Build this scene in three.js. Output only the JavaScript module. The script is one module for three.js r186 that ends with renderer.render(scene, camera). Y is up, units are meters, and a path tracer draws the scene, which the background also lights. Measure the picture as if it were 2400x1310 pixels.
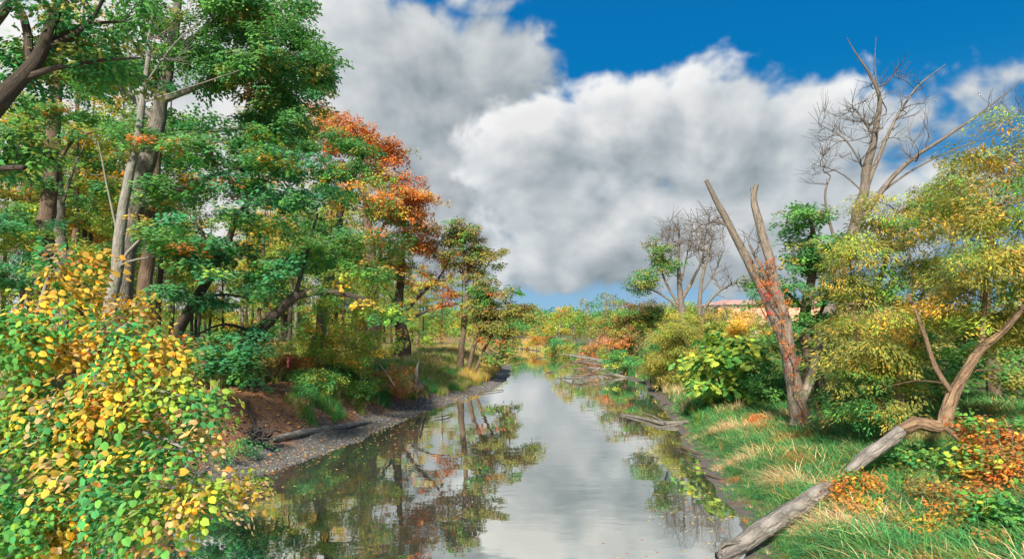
import * as THREE from 'three';
import { ImprovedNoise } from 'three/addons/math/ImprovedNoise.js';
import { mergeGeometries } from 'three/addons/utils/BufferGeometryUtils.js';

// ------------------------------------------------------------------ camera, sky, sun, exposure
const F = 1564, HORIZON = 765, EYE = 4;                         // focal length in photograph pixels, eye level in metres
const PITCH = Math.atan((HORIZON - 655) / F);
const scene = new THREE.Scene();
const camera = new THREE.PerspectiveCamera(2 * Math.atan(655 / F) * 180 / Math.PI, 2400 / 1310, 0.1, 3000);
camera.position.set(0, EYE, 0);
camera.rotation.set(PITCH, 0, 0);
const renderer = new THREE.WebGLRenderer({ antialias: true });
renderer.setSize(1024, 558);
renderer.toneMapping = THREE.LinearToneMapping;
renderer.toneMappingExposure = 2.4;
renderer.shadowMap.enabled = true;
const EXP = renderer.toneMappingExposure;

const SUN = new THREE.Vector3(-0.2, 0.72, 0.66).normalize();
const sun = new THREE.DirectionalLight(new THREE.Color(1, 0.91, 0.77), 3.9);
sun.position.copy(SUN).multiplyScalar(150); sun.target.position.set(0, 0, -30);
sun.castShadow = true; sun.shadow.radius = 9; sun.shadow.mapSize.set(4096, 4096);
Object.assign(sun.shadow.camera, { left: -80, right: 80, top: 80, bottom: -80, near: 1, far: 400 });
scene.add(sun, sun.target);

const perlin = new ImprovedNoise();
const N3 = (x, y, z) => perlin.noise(x, y, z);
function fbm(x, y, z, o) { let s = 0, a = 0.5; for (let i = 0; i < o; i++) { s += a * perlin.noise(x, y, z); x = x * 2.03 + 11.3; y = y * 2.03 + 5.7; z = z * 2.03 + 3.1; a *= 0.5; } return s; }
const sstep = (a, b, x) => { const t = Math.min(1, Math.max(0, (x - a) / (b - a))); return t * t * (3 - 2 * t); };
const mix = (a, b, t) => a + (b - a) * t;
function rayOf(px, py) {                                         // direction through a point of the photograph
  const x = (px - 1200) / F, y = -(py - 655) / F, c = Math.cos(PITCH), s = Math.sin(PITCH);
  return new THREE.Vector3(x, y * c + s, -(c - y * s));
}
function at(px, py, d) { const r = rayOf(px, py), k = d / -r.z; return new THREE.Vector3(r.x * k, EYE + r.y * k, -d); }

function makeSky() {
  const W = 4096, H = 2048, data = new Float32Array(W * H * 4);
  const ae = (px, py) => { const r = rayOf(px, py).normalize(); return [Math.atan2(r.x, -r.z), Math.asin(r.y)]; };
  // cloud masses: place in the sky, half width and half height; one bank behind, one in front
  const place = (list) => list.map(([x, y, rx, ry, s]) => { const [a, e] = ae(x, y); return [a, e, rx / F, ry / F, s]; });
  const back = place([[700, 330, 480, 460, 1.1], [930, 190, 330, 170, 1], [1160, 150, 200, 110, .85], [1000, 480, 260, 260, .9], [1120, -20, 150, 70, .25], [450, 150, 400, 300, 1], [100, 400, 500, 400, 1], [2210, 200, 120, 90, .12], [2080, 270, 140, 120, .3], [1180, 620, 260, 110, .5]]);
  const front = place([[1290, 420, 240, 230, 1.1], [1480, 340, 260, 180, 1.05], [1680, 330, 260, 200, 1.15], [1890, 330, 220, 150, 1], [1550, 540, 440, 170, 1.1], [1350, 610, 300, 110, .6], [1850, 520, 340, 170, .9], [2120, 500, 190, 180, .45]]);
  const field = (masses, a, e, x, y, z, o, seed) => {
    let b = -0.7;
    for (const m of masses) {
      const da = (a - m[0]) / m[2], de = (e - m[1]) / m[3], r2 = da * da + de * de;
      if (r2 < 2.2) b = Math.max(b, -0.7 + (0.7 + m[4]) * (1 - sstep(0.2, 1.48, Math.sqrt(r2))));
    }
    if (seed === 0) {
      const away = sstep(0.75, 1.1, Math.max(Math.abs(a), e * 1.25));               // beyond the frame the broken cloud goes on
      if (away > 0) b = mix(b, Math.max(b, -0.1 + 2.1 * fbm(x * 1.9 + 7, y * 2.6, z * 1.9, 3)), away);
    }
    if (b < -0.65) return -1;
    const wx = fbm(x * 5 + 3 + seed, y * 5, z * 5, 3) * 0.5, wy = fbm(x * 5, y * 5 + 9 + seed, z * 5, 3) * 0.5;
    const big = fbm(x * 6 + wx + seed, y * 8 + wy, z * 6 + wx, o), fine = fbm(x * 22 + wy * 3, y * 26 + wx * 3, z * 22 + seed, Math.max(1, o - 1));
    return b + 1.25 * big + 0.75 * fine;
  };
  const shadeCloud = (d, d2, base, bright) => {
    const lit = Math.min(1, Math.max(0, base + 0.5 * (d - d2))), thick = sstep(0.1, 1.2, d), v = mix(0.33, bright, lit) * mix(1, 0.86, thick), cool = 1 - lit;
    return [v * mix(1, 0.80, cool), v * mix(1, 0.96, cool), v * mix(1, 1.07, cool)];
  };
  for (let j = H / 2; j < H; j++) {
    const e = ((j + 0.5) / H - 0.5) * Math.PI, ce = Math.cos(e), y = Math.sin(e);
    for (let i = 0; i < W; i++) {
      const th = ((i + 0.5) / W - 0.5) * 2 * Math.PI, x = Math.cos(th) * ce, z = Math.sin(th) * ce, a = Math.atan2(x, -z);
      const near = Math.abs(a) < 0.8 && e < 0.7, o = near ? 6 : 4;
      const t = Math.pow(Math.max(0, y), 0.5);
      let c = [mix(0.30, 0.003, sstep(0.12, 0.60, t)), mix(0.56, 0.17, sstep(0.05, 0.68, t)), mix(0.74, 0.46, sstep(0.1, 0.75, t))];
      const a2 = a - 0.03, e2 = e + 0.036, c2 = Math.cos(e2), x2 = Math.sin(a2) * c2, y2 = Math.sin(e2), z2 = -Math.cos(a2) * c2;
      for (const [masses, seed, base, bright] of [[back, 0, .36, .88], [front, 40, .5, .95]]) {
        if (seed && !near) continue;
        const d = field(masses, a, e, x, y, z, o, seed); if (d < -.2) continue;
        const alpha = sstep(-0.2, 0.42, d), q = shadeCloud(d, field(masses, a2, e2, x2, y2, z2, Math.min(4, o), seed), base + (seed ? 0 : .5 * sstep(.14, .36, -a)), bright + (seed ? 0 : .08 * sstep(.14, .36, -a)));
        const fillGlow = 1 + .9 * Math.pow(Math.max(0, x * SUN.x + y * SUN.y + z * SUN.z), 3);     // out-of-view cloud round the sun is brightened to add fill light to shade
        c = c.map((v, m) => mix(v, q[m] * fillGlow, alpha));
      }
      const k = (j * W + i) * 4; data[k] = c[0] / EXP; data[k + 1] = c[1] / EXP; data[k + 2] = c[2] / EXP; data[k + 3] = 1;
    }
  }
  for (let k = 0; k < W * H * 2; k += 4) { data[k] = 0.16; data[k + 1] = 0.17; data[k + 2] = 0.15; data[k + 3] = 1; }
  const t = new THREE.DataTexture(data, W, H, THREE.RGBAFormat, THREE.FloatType);
  t.mapping = THREE.EquirectangularReflectionMapping; t.minFilter = t.magFilter = THREE.LinearFilter; t.needsUpdate = true;
  return t;
}
scene.background = makeSky();
scene.environment = scene.background;

// ------------------------------------------------------------------ small tools
function rngOf(seed) { let a = seed >>> 0; return () => { a = (a + 0x6D2B79F5) | 0; let t = Math.imul(a ^ (a >>> 15), 1 | a); t = (t + Math.imul(t ^ (t >>> 7), 61 | t)) ^ t; return ((t ^ (t >>> 14)) >>> 0) / 4294967296; }; }
let seedNext = 11;
const V = (x, y, z) => new THREE.Vector3(x, y, z);
const taken = new Map();
function numbered(n) { const k = taken.get(n) ?? 0; taken.set(n, k + 1); return k ? `${n}_${String(k).padStart(3, '0')}` : n; }
function tag(o, label, category, group, kind) { o.userData.label = label; if (category) o.userData.category = category; if (group) o.userData.group = group; if (kind) o.userData.kind = kind; return o; }
function shade(o) { o.castShadow = o.receiveShadow = true; return o; }
function thing(name, label, category, pos, group) { const g = new THREE.Group(); g.name = numbered(name); g.position.copy(pos); scene.add(g); return tag(g, label, category, group); }
function part(name, geo, m, parent) { const o = shade(new THREE.Mesh(geo, m)); o.name = name; parent.add(o); return o; }
function structure(name, geo, m, label) { const o = shade(new THREE.Mesh(geo, m)); o.name = name; scene.add(o); return tag(o, label, name.replace(/_/g, ' '), null, 'structure'); }

// tileable value noise for textures
function tileNoise(px, py, seed) {
  const r = rngOf(seed), g = Float32Array.from({ length: px * py }, () => r());
  return (u, v) => {
    const x = u * px, y = v * py, i = Math.floor(x), j = Math.floor(y), fx = x - i, fy = y - j, sx = fx * fx * (3 - 2 * fx), sy = fy * fy * (3 - 2 * fy);
    const q = (a, b) => g[(((b % py) + py) % py) * px + (((a % px) + px) % px)];
    return mix(mix(q(i, j), q(i + 1, j), sx), mix(q(i, j + 1), q(i + 1, j + 1), sx), sy);
  };
}
function dataTexture(w, h, fn, srgb) {
  const d = new Uint8Array(w * h * 4);
  for (let j = 0; j < h; j++) for (let i = 0; i < w; i++) { const c = fn((i + .5) / w, (j + .5) / h), k = (j * w + i) * 4; d[k] = c[0] * 255; d[k + 1] = c[1] * 255; d[k + 2] = c[2] * 255; d[k + 3] = 255; }
  const t = new THREE.DataTexture(d, w, h); t.wrapS = t.wrapT = THREE.RepeatWrapping; t.magFilter = THREE.LinearFilter; t.minFilter = THREE.LinearMipmapLinearFilter; t.generateMipmaps = true;
  if (srgb) t.colorSpace = THREE.SRGBColorSpace; t.needsUpdate = true; return t;
}
const lin2s = (c) => { c = Math.min(1, Math.max(0, c)); return c <= 0.0031308 ? c * 12.92 : 1.055 * Math.pow(c, 1 / 2.4) - 0.055; };

// ------------------------------------------------------------------ bark
const bn1 = tileNoise(14, 5, 3), bn2 = tileNoise(34, 12, 4), bn3 = tileNoise(5, 4, 5), bn4 = tileNoise(90, 60, 6);
const barkH = (u, v) => { const w = u + 0.05 * bn3(u, v * 2); const a = Math.abs(bn1(w, v) - 0.5) * 2, b = Math.abs(bn2(w, v) - 0.5) * 2; return Math.min(1, 0.55 * Math.pow(a, .6) + 0.3 * b + 0.15 * bn4(u, v)); };
const barkBump = dataTexture(256, 512, (u, v) => { const h = barkH(u, v); return [h, h, h]; });
const barkMap = dataTexture(256, 512, (u, v) => { const h = barkH(u, v), p = bn3(u + .3, v), l = 0.10 + 0.85 * h + 0.2 * p; const s = lin2s(l); return [s, lin2s(l * (0.97 + .03 * p)), lin2s(l * (0.92 + .08 * p))]; }, true);
function barkMat(r, g, b, bump = 0.03) { return new THREE.MeshStandardMaterial({ color: new THREE.Color().setRGB(r, g, b), map: barkMap, bumpMap: barkBump, bumpScale: bump, roughness: 0.92 }); }
const BARK = { grey: barkMat(.30, .275, .235), pale: barkMat(.36, .35, .31, .012), dark: barkMat(.10, .078, .06), brown: barkMat(.23, .16, .11), warm: barkMat(.36, .235, .145, .05), dead: barkMat(.30, .25, .205), drift: barkMat(.31, .285, .26, .04), twig: barkMat(.30, .26, .22, .01), rust: barkMat(.45, .2, .09, .02), black: barkMat(.12, .115, .115) };

// a tube along points with radii; v follows its length, u goes a whole number of times around
function tube(pts, rs, opts = {}) {
  const n = pts.length, rmax = Math.max(...rs), sides = opts.sides ?? (rmax > .2 ? 12 : rmax > .09 ? 8 : rmax > .03 ? 5 : 3);
  const P = [], NN = [], UV = [], I = []; let len = 0, up = null, k = Math.max(1, Math.round(2 * Math.PI * rmax / 0.8));
  const rough = opts.rough ?? 0;
  for (let i = 0; i < n; i++) {
    const d = pts[Math.min(n - 1, i + 1)].clone().sub(pts[Math.max(0, i - 1)]).normalize();
    if (!up) up = Math.abs(d.y) > .9 ? V(1, 0, 0) : V(0, 1, 0);
    const s = V().crossVectors(up, d).normalize(), t = V().crossVectors(d, s).normalize(); up = t;
    if (i) len += pts[i].distanceTo(pts[i - 1]);
    for (let j = 0; j <= sides; j++) {
      const a = (j % sides) / sides * 2 * Math.PI, dir = s.clone().multiplyScalar(Math.cos(a)).addScaledVector(t, Math.sin(a));
      const q = pts[i], rr = rs[i] * (1 + (rough ? rough * N3(q.x * 1.7 + 3 * dir.x * rmax * 2, q.y * 1.7 + 3 * dir.y, q.z * 1.7 + 3 * dir.z) : 0));
      P.push(q.x + dir.x * rr, q.y + dir.y * rr, q.z + dir.z * rr); NN.push(dir.x, dir.y, dir.z); UV.push(j / sides * k, len / 1.6);
    }
  }
  for (let i = 0; i < n - 1; i++) for (let j = 0; j < sides; j++) { const a = i * (sides + 1) + j, b = a + sides + 1; I.push(a, a + 1, b, a + 1, b + 1, b); }
  for (const [i, flip] of [[0, 1], [n - 1, 0]]) {
    if (rs[i] < .02) continue;
    const c = P.length / 3, d = pts[i].clone().sub(pts[i ? i - 1 : 1]).normalize(); P.push(pts[i].x, pts[i].y, pts[i].z); NN.push(d.x, d.y, d.z); UV.push(.5, .5);
    for (let j = 0; j < sides; j++) { const a = i * (sides + 1) + j; flip ? I.push(c, a + 1, a) : I.push(c, a, a + 1); }
  }
  const g = new THREE.BufferGeometry();
  g.setAttribute('position', new THREE.Float32BufferAttribute(P, 3)); g.setAttribute('normal', new THREE.Float32BufferAttribute(NN, 3)); g.setAttribute('uv', new THREE.Float32BufferAttribute(UV, 2)); g.setIndex(I);
  return g;
}
function spline(list, step) {                                    // [[Vector3, r], ...] -> evenly spaced points and radii
  const c = new THREE.CatmullRomCurve3(list.map((q) => q[0]), false, 'centripetal'), L = c.getLength(), n = Math.max(2, Math.ceil(L / step)), pts = [], rs = [];
  for (let i = 0; i <= n; i++) { const t = i / n, f = t * (list.length - 1), k = Math.min(list.length - 2, Math.floor(f)); pts.push(c.getPoint(t)); rs.push(mix(list[k][1], list[k + 1][1], f - k)); }
  return { pts, rs };
}
const S = (...q) => q.map(([px, py, d, r]) => [at(px, py, d), r]);       // a stem through points of the photograph at their distances
const B = (px, py, d, rx, ry, rz, o = {}) => ({ c: at(px, py, d), r: V(rx * d / F, ry * d / F, rz), ...o });

// ------------------------------------------------------------------ terrain
const curveL = [[-7.4, -30], [-7.3, 8], [-7.2, 12.9], [-7.1, 15.8], [-6.9, 18.1], [-5.4, 23.6], [-4.3, 30.5], [-2.9, 35.7], [-1.2, 43], [-.35, 50], [0, 59.6], [-.2, 78], [.2, 92], [-1.5, 102], [-9, 107], [-160, 112]];
const curveR = [[2.9, -30], [3.4, 6], [3.96, 11.9], [4.7, 14.7], [5.25, 18.7], [5.9, 23.6], [6.6, 27.8], [8, 37.9], [9.1, 47], [8.4, 54], [9.4, 64], [7.4, 89], [5.7, 99], [1.5, 118], [-9, 124], [-160, 130]];
function sideDist(curve, x, d, sgn) {
  let best = 1e9, side = 1;
  for (let i = 0; i < curve.length - 1; i++) {
    const [ax, ad] = curve[i], [bx, bd] = curve[i + 1], ux = bx - ax, ud = bd - ad, t = Math.min(1, Math.max(0, ((x - ax) * ux + (d - ad) * ud) / (ux * ux + ud * ud)));
    const qx = x - ax - ux * t, qd = d - ad - ud * t, q = qx * qx + qd * qd;
    if (q < best) { best = q; side = ux * (d - ad) - ud * (x - ax) > 0 ? 1 : -1; }
  }
  return Math.sqrt(best) * side * sgn;
}
function inland(x, d) {                                         // [metres inland of the left bank, of the right bank]
  const w = 0.28 * N3(x * .55, d * .55, 1.7) + 0.1 * N3(x * 2.1, d * 2.1, 4.2);
  return [sideDist(curveL, x, d, 1) + w, sideDist(curveR, x, d, -1) + w];
}
function groundH(x, d, pre) {
  const [l, r] = pre ?? inland(x, d);
  const rough = 0.16 * N3(x * .3, d * .3, 8) + 0.06 * N3(x * 1.1, d * 1.1, 2);
  if (l > 0 && l >= r) {
    const far = sstep(33, 44, d), sh = mix(1.25, 1.2, far), wide = mix(1.9, 4.0, far), top = mix(1.75, 1.35, far);
    return Math.min(l, sh) * .1 + top * sstep(sh * .8, sh + wide, l) + .11 * N3(x * 1.6, d * 1.6, 6) * sstep(.9, 1.8, l) * (1 - sstep(3.5, 5, l)) + Math.max(0, rough) * sstep(1, 5, l) + Math.min(.5, Math.max(0, l - 8) * .02);
  }
  if (r > 0) return Math.min(r, .8) * .12 + Math.min(1.5, Math.max(0, r - .6) * .2) + rough * sstep(.6, 4, r) * .9 + Math.min(1.2, Math.max(0, r - 12) * .03);
  return Math.max(-1.3, Math.max(l, r) * .22) - .02;
}
const gy = (v) => { const y = groundH(v.x, -v.z); return V(v.x, y, v.z); };

const TX0 = -32, TX1 = 24, TD0 = 4, TD1 = 76;
const groundMap = (() => {
  const w = 1536, h = 2048, d = new Uint8Array(w * h * 4), r = rngOf(77);
  for (let j = 0; j < h; j++) for (let i = 0; i < w; i++) {
    const x = mix(TX0, TX1, (i + .5) / w), D = mix(TD1, TD0, (j + .5) / h), [l, rr] = inland(x, D), k = (j * w + i) * 4;
    const n1 = N3(x * .8, D * .8, 3), n2 = N3(x * 4, D * 4, 5), n3 = N3(x * 13, D * 13, 7), s = r();
    let c;
    if (l > 0 && l >= rr) {
      const far = sstep(33, 42, D), sh = mix(1.45, 1.5, far), q = l + n1 * .5 + n2 * .2;
      const peb = .07 + .06 * n3 + .05 * n2 + (s > .93 ? .16 : s > .8 ? .05 : 0), gravel = [peb * 1.04, peb, peb * .95];
      const lit = s > .86 ? .1 : 0, dirt = [.19 + .09 * n2 + .07 * n3 + .05 * n1 + lit, .085 + .04 * n2 + .03 * n3 + .02 * n1 + lit * .55, .04 + .016 * n3 + lit * .2];
      const meadow = [.15 + .06 * n1, .115 + .05 * n2, .045];
      const a = sstep(sh - .35, sh + .35, q), b = Math.max(far, sstep(3.3, 4.6, q));
      c = [0, 1, 2].map((m) => mix(gravel[m], mix(dirt[m], meadow[m], b), a));
    } else if (rr > 0) {
      const q = rr + n1 * .3 + n2 * .15, mud = [.085 + .03 * n2 + .03 * n3, .074 + .025 * n2 + .025 * n3, .064 + .02 * n3], soil = [.085 + .04 * n1 + .03 * n3, .09 + .03 * n2, .03];
      const a = sstep(.35, .8, q); c = [0, 1, 2].map((m) => mix(mud[m], soil[m], a));
    } else c = [.075 + .03 * n2 + .02 * n3, .058 + .02 * n2 + .015 * n3, .032];
    for (let m = 0; m < 3; m++) d[k + m] = 255 * lin2s(c[m]); d[k + 3] = 255;
  }
  const t = new THREE.DataTexture(d, w, h); t.colorSpace = THREE.SRGBColorSpace; t.magFilter = THREE.LinearFilter; t.minFilter = THREE.LinearMipmapLinearFilter; t.generateMipmaps = true; t.needsUpdate = true; return t;
})();
{
  const axis = (lo, fineLo, fineHi, hi, step) => { const a = []; let s = step, v = fineLo; while (v > lo) { s *= 1.25; v -= s; a.unshift(v); } for (v = fineLo; v < fineHi; v += step) a.push(v); s = step; v = fineHi; while (v < hi) { a.push(v); s *= 1.25; v += s; } a.push(hi); return a; };
  const xs = axis(-900, -26, 20, 900, .3), ds = axis(-60, 6, 128, 1600, .34), P = [], UV = [], I = [];
  for (const D of ds) for (const x of xs) { P.push(x, groundH(x, D), -D); UV.push((x - TX0) / (TX1 - TX0), (TD1 - D) / (TD1 - TD0)); }
  const w = xs.length; for (let j = 0; j < ds.length - 1; j++) for (let i = 0; i < w - 1; i++) { const a = j * w + i; I.push(a, a + 1, a + w, a + 1, a + w + 1, a + w); }
  const g = new THREE.BufferGeometry(); g.setAttribute('position', new THREE.Float32BufferAttribute(P, 3)); g.setAttribute('uv', new THREE.Float32BufferAttribute(UV, 2)); g.setIndex(I); g.computeVertexNormals();
  structure('ground', g, new THREE.MeshStandardMaterial({ map: groundMap, roughness: .95 }), 'earth banks with gravel shore and brown dirt slope');
}
{
  const wn = [tileNoise(6, 9, 21), tileNoise(13, 21, 22), tileNoise(40, 60, 23)];
  const ripple = dataTexture(512, 512, (u, v) => { const h = .6 * wn[0](u, v) + .3 * wn[1](u, v) + .1 * wn[2](u, v); return [h, h, h]; });
  const g = new THREE.PlaneGeometry(190, 170, 1, 1); g.rotateX(-Math.PI / 2); g.translate(-75, 0, -60);
  const p = g.attributes.position, uv = g.attributes.uv; for (let i = 0; i < p.count; i++) uv.setXY(i, p.getX(i) / 7, p.getZ(i) / 7);
  const m = new THREE.MeshPhysicalMaterial({ color: new THREE.Color().setRGB(.70, .71, .64), metalness: .965, roughness: .02, ior: 1.34, bumpMap: ripple, bumpScale: .0035 });
  structure('river_water', g, m, 'still brown-green river mirroring clouds and trees');
}

// ------------------------------------------------------------------ leaves
const leafMat = new THREE.MeshPhysicalMaterial({ color: 0xffffff, vertexColors: true, side: THREE.DoubleSide, roughness: 1, transmission: .48, thickness: 0, specularIntensity: .35 });
const grassMat = new THREE.MeshPhysicalMaterial({ color: 0xffffff, vertexColors: true, side: THREE.DoubleSide, roughness: 1, transmission: .25, thickness: 0, specularIntensity: .3 });
const OUT = {
  maple: [[1, 0], [.55, .13], [.72, .48], [.32, .3], [.2, .62], [.02, .3], [-.12, .34], [-.1, .08]],
  round: [[1.06, 0], [.8, .24], [.55, .44], [.2, .46], [-.1, .26]],
  oval: [[1, 0], [.5, .3], [0, .05]],
  lance: [[1, 0], [.42, .16]],
  heart: [[1.02, 0], [.7, .22], [.35, .46], [.02, .46], [-.14, .22]],
};
function leafTris(kind) {                                       // flat triangles of one leaf, length 1 along x, folded on its midrib
  const half = OUT[kind], fold = kind === 'round' || kind === 'heart' ? .34 : .2, out = [];
  const c = kind === 'lance' ? null : [.3, 0, 0];
  for (const s of [1, -1]) {
    const q = half.map(([x, z]) => [x, -fold * z - .12 * x * x, z * s]); const stem = [0, 0, 0];
    if (!c) { out.push(s > 0 ? [stem, q[1], q[0]] : [stem, q[0], q[1]]); continue; }
    for (let i = 0; i < q.length - 1; i++) out.push(s > 0 ? [c, q[i + 1], q[i]] : [c, q[i], q[i + 1]]);
    out.push(s > 0 ? [c, stem, q[q.length - 1]] : [c, q[q.length - 1], stem]);
  }
  return out;
}
const TRI = Object.fromEntries(Object.keys(OUT).map((k) => [k, leafTris(k)]));
const AREA = { maple: .5, round: .7, oval: .3, lance: .16, heart: .75 };
const LEAFGEO = {};
function leafGeo(kind) {
  if (!LEAFGEO[kind]) { const P = TRI[kind].flat(2), g = new THREE.BufferGeometry(); g.setAttribute('position', new THREE.Float32BufferAttribute(P, 3)); g.setAttribute('color', new THREE.Float32BufferAttribute(P.map(() => 1), 3)); g.computeVertexNormals(); LEAFGEO[kind] = g; }
  return LEAFGEO[kind];
}
// a spray of leaves on one twig: spread flat along x, drooping outward
function makeSpray({ kind, n, size, R, droop = .25, tilt = .5, vary = .3, warm = .06, thick = .12, seed }) {
  const r = rngOf(seed ?? seedNext++), P = [], C = [], m = new THREE.Matrix4(), e = new THREE.Euler(), v = V();
  for (let i = 0; i < n; i++) {
    const t = r(), side = r() < .5 ? -1 : 1, w = (1 - .6 * t) * R * .7 * Math.pow(r(), .7), x = (t * 1.5 - .45) * R, z = side * w, dist = Math.hypot(x, z);
    e.set((r() - .5) * 2 * tilt, -Math.atan2(z * 1.1 + (r() - .5) * R * .5, Math.max(.05, x * .5 + R * .35)), -(.15 + droop * dist / R) + (r() - .5) * 2 * tilt * .8, 'YXZ');
    const s = size * (.7 + .55 * r()); m.makeRotationFromEuler(e).scale(V(s, s, s)); m.setPosition(x, (r() - .5) * 2 * thick * R - droop * dist * dist / R, z);
    const b = 1 + (r() * 2 - 1) * vary, q = r(), hue = q < warm ? [2.2, 1.35, .7] : q > 1 - warm ? [1.25, 1.1, .8] : [1 + .12 * (r() - .5), 1, 1 + .2 * (r() - .5)];
    for (const tri of TRI[kind]) for (const a of tri) { v.set(a[0], a[1], a[2]).applyMatrix4(m); P.push(v.x, v.y, v.z); C.push(b * hue[0], b * hue[1], b * hue[2]); }
  }
  const g = new THREE.BufferGeometry(); g.setAttribute('position', new THREE.Float32BufferAttribute(P, 3)); g.setAttribute('color', new THREE.Float32BufferAttribute(C, 3)); g.computeVertexNormals();
  return { geo: g, area: n * size * size * AREA[kind], R };
}
const SPRAY = {
  maple: makeSpray({ kind: 'maple', n: 48, size: .115, R: .6, droop: .2, thick: .2 }),
  mapleFar: makeSpray({ kind: 'oval', n: 46, size: .17, R: .8, vary: .35, thick: .25, tilt: .7 }),
  oak: makeSpray({ kind: 'oval', n: 60, size: .125, R: .55, tilt: .8, vary: .35, thick: .25 }),
  linden: makeSpray({ kind: 'round', n: 36, size: .066, R: .38, tilt: 1.0, droop: .5, warm: .1, thick: .35 }),
  elder: makeSpray({ kind: 'lance', n: 124, size: .105, R: .6, droop: .45, tilt: .6, vary: .35, warm: .1, thick: .18 }),
  small: makeSpray({ kind: 'oval', n: 44, size: .07, R: .32, tilt: .8, thick: .4, warm: .1 }),
  bush: makeSpray({ kind: 'oval', n: 48, size: .1, R: .42, tilt: .8, thick: .4 }),
  far: makeSpray({ kind: 'oval', n: 44, size: .26, R: .95, tilt: .9, thick: .5, vary: .38 }),
  catalpa: makeSpray({ kind: 'heart', n: 14, size: .2, R: .5, droop: .7, tilt: .5, vary: .25 }),
  vine: makeSpray({ kind: 'heart', n: 18, size: .075, R: .3, tilt: .9, thick: .4, warm: .1 }),
};
const COL = { green: [.115, .33, .065], deep: [.062, .285, .085], teal: [.048, .275, .11], ygreen: [.28, .41, .055], lime: [.37, .47, .065], yellow: [.68, .47, .06], gold: [.57, .38, .055], orange: [.64, .25, .045], rust: [.45, .16, .04], red: [.55, .06, .04], olive: [.28, .295, .06], brown: [.27, .21, .065], khaki: [.39, .36, .075], tan: [.57, .41, .2], pinkish: [.57, .29, .16], dark: [.05, .14, .05] };
// a palette: shares of colours, chosen in patches of the given size
function palette(list, patch = 1.2, seed = 0) {
  const total = list.reduce((s, q) => s + q[1], 0);
  return (p, r) => {
    const z = 1.15 * N3(p.x / patch + seed, p.y / patch, p.z / patch + 5) + (r() - .5) * .8; let t = total / (1 + Math.exp(-4.6 * z));
    let c = COL[list[list.length - 1][0]]; for (const [k, w] of list) { if (t < w) { c = COL[k]; break; } t -= w; }
    const b = .8 + .45 * r(); return [c[0] * b * (.92 + .16 * r()), c[1] * b, c[2] * b];
  };
}
const PAL = {
  maple: palette([['gold', .05], ['ygreen', .1], ['deep', .4], ['green', .42], ['orange', .03]], 1.4),
  mapleDeep: palette([['teal', .4], ['deep', .4], ['green', .2], ['ygreen', .05], ['gold', .05]], 1.3, 4),
  oak: palette([['green', .5], ['deep', .3], ['olive', .2], ['rust', .02]], 1.5, 7),
  orange: palette([['rust', .2], ['orange', .55], ['gold', .2], ['olive', .1]], 1.8, 3),
  turning: palette([['green', .35], ['ygreen', .3], ['yellow', .16], ['orange', .14], ['green', .1]], 1.2, 9),
  greengold: palette([['green', .4], ['ygreen', .3], ['gold', .14], ['deep', .14]], 1.1, 13),
  linden: palette([['deep', .1], ['green', .25], ['ygreen', .28], ['tan', .05], ['yellow', .19], ['gold', .08], ['orange', .05]], .5, 2),
  lindenGreen: palette([['deep', .24], ['green', .38], ['ygreen', .2], ['tan', .03], ['yellow', .1], ['gold', .05]], .5, 2),
  elder: palette([['olive', .3], ['ygreen', .28], ['khaki', .28], ['gold', .12], ['green', .12]], 1.1, 5),
  elderDark: palette([['green', .35], ['olive', .35], ['deep', .2], ['khaki', .1]], 1.1, 6),
  ash: palette([['green', .5], ['deep', .3], ['olive', .2]], 1.2, 8),
  brownish: palette([['olive', .4], ['brown', .4], ['rust', .05], ['green', .25]], .9, 12),
  woods: palette([['ygreen', .3], ['lime', .25], ['green', .25], ['gold', .18]], 3, 14),
  woodsWarm: palette([['gold', .22], ['lime', .35], ['orange', .08], ['ygreen', .35]], 3, 15),
  catalpa: palette([['green', .3], ['ygreen', .4], ['lime', .26], ['deep', .06]], .8, 16),
  feather: palette([['khaki', .3], ['ygreen', .3], ['olive', .4]], 1, 17),
  darkbush: palette([['deep', .5], ['green', .4], ['dark', .1]], 1, 18),
  rusty: palette([['rust', .3], ['orange', .35], ['brown', .3]], .8, 19),
  pinkbush: palette([['pinkish', .35], ['orange', .3], ['olive', .3]], 1.2, 20),
  yellowbush: palette([['yellow', .3], ['lime', .3], ['green', .25], ['orange', .15]], .7, 21),
  limey: palette([['lime', .35], ['ygreen', .35], ['green', .14], ['yellow', .16]], .8, 25),
  vinewarm: palette([['orange', .36], ['rust', .2], ['yellow', .2], ['green', .24]], .55, 22),
  vinered: palette([['rust', .35], ['orange', .35], ['red', .3]], .5, 23),
  ivy: palette([['deep', .5], ['green', .4], ['lime', .1]], .6, 24),
};
const _m = new THREE.Matrix4(), _q = new THREE.Quaternion(), _e = new THREE.Euler(), _c = new THREE.Color();
function scatter(name, spray, list, parent, m = leafMat) {      // list of {p, yaw, tilt, roll, s, c}
  const o = new THREE.InstancedMesh(spray.geo ?? spray, m, list.length); o.name = name; shade(o);
  list.forEach((q, i) => { _e.set(q.tilt ?? 0, q.yaw, q.roll ?? 0, 'YXZ'); _m.compose(q.p, _q.setFromEuler(_e), V(q.s, q.s * (q.sy ?? 1), q.s)); o.setMatrixAt(i, _m); o.setColorAt(i, _c.setRGB(...q.c)); });
  o.userData.kind = 'stuff'; parent.add(o); return o;
}

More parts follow.
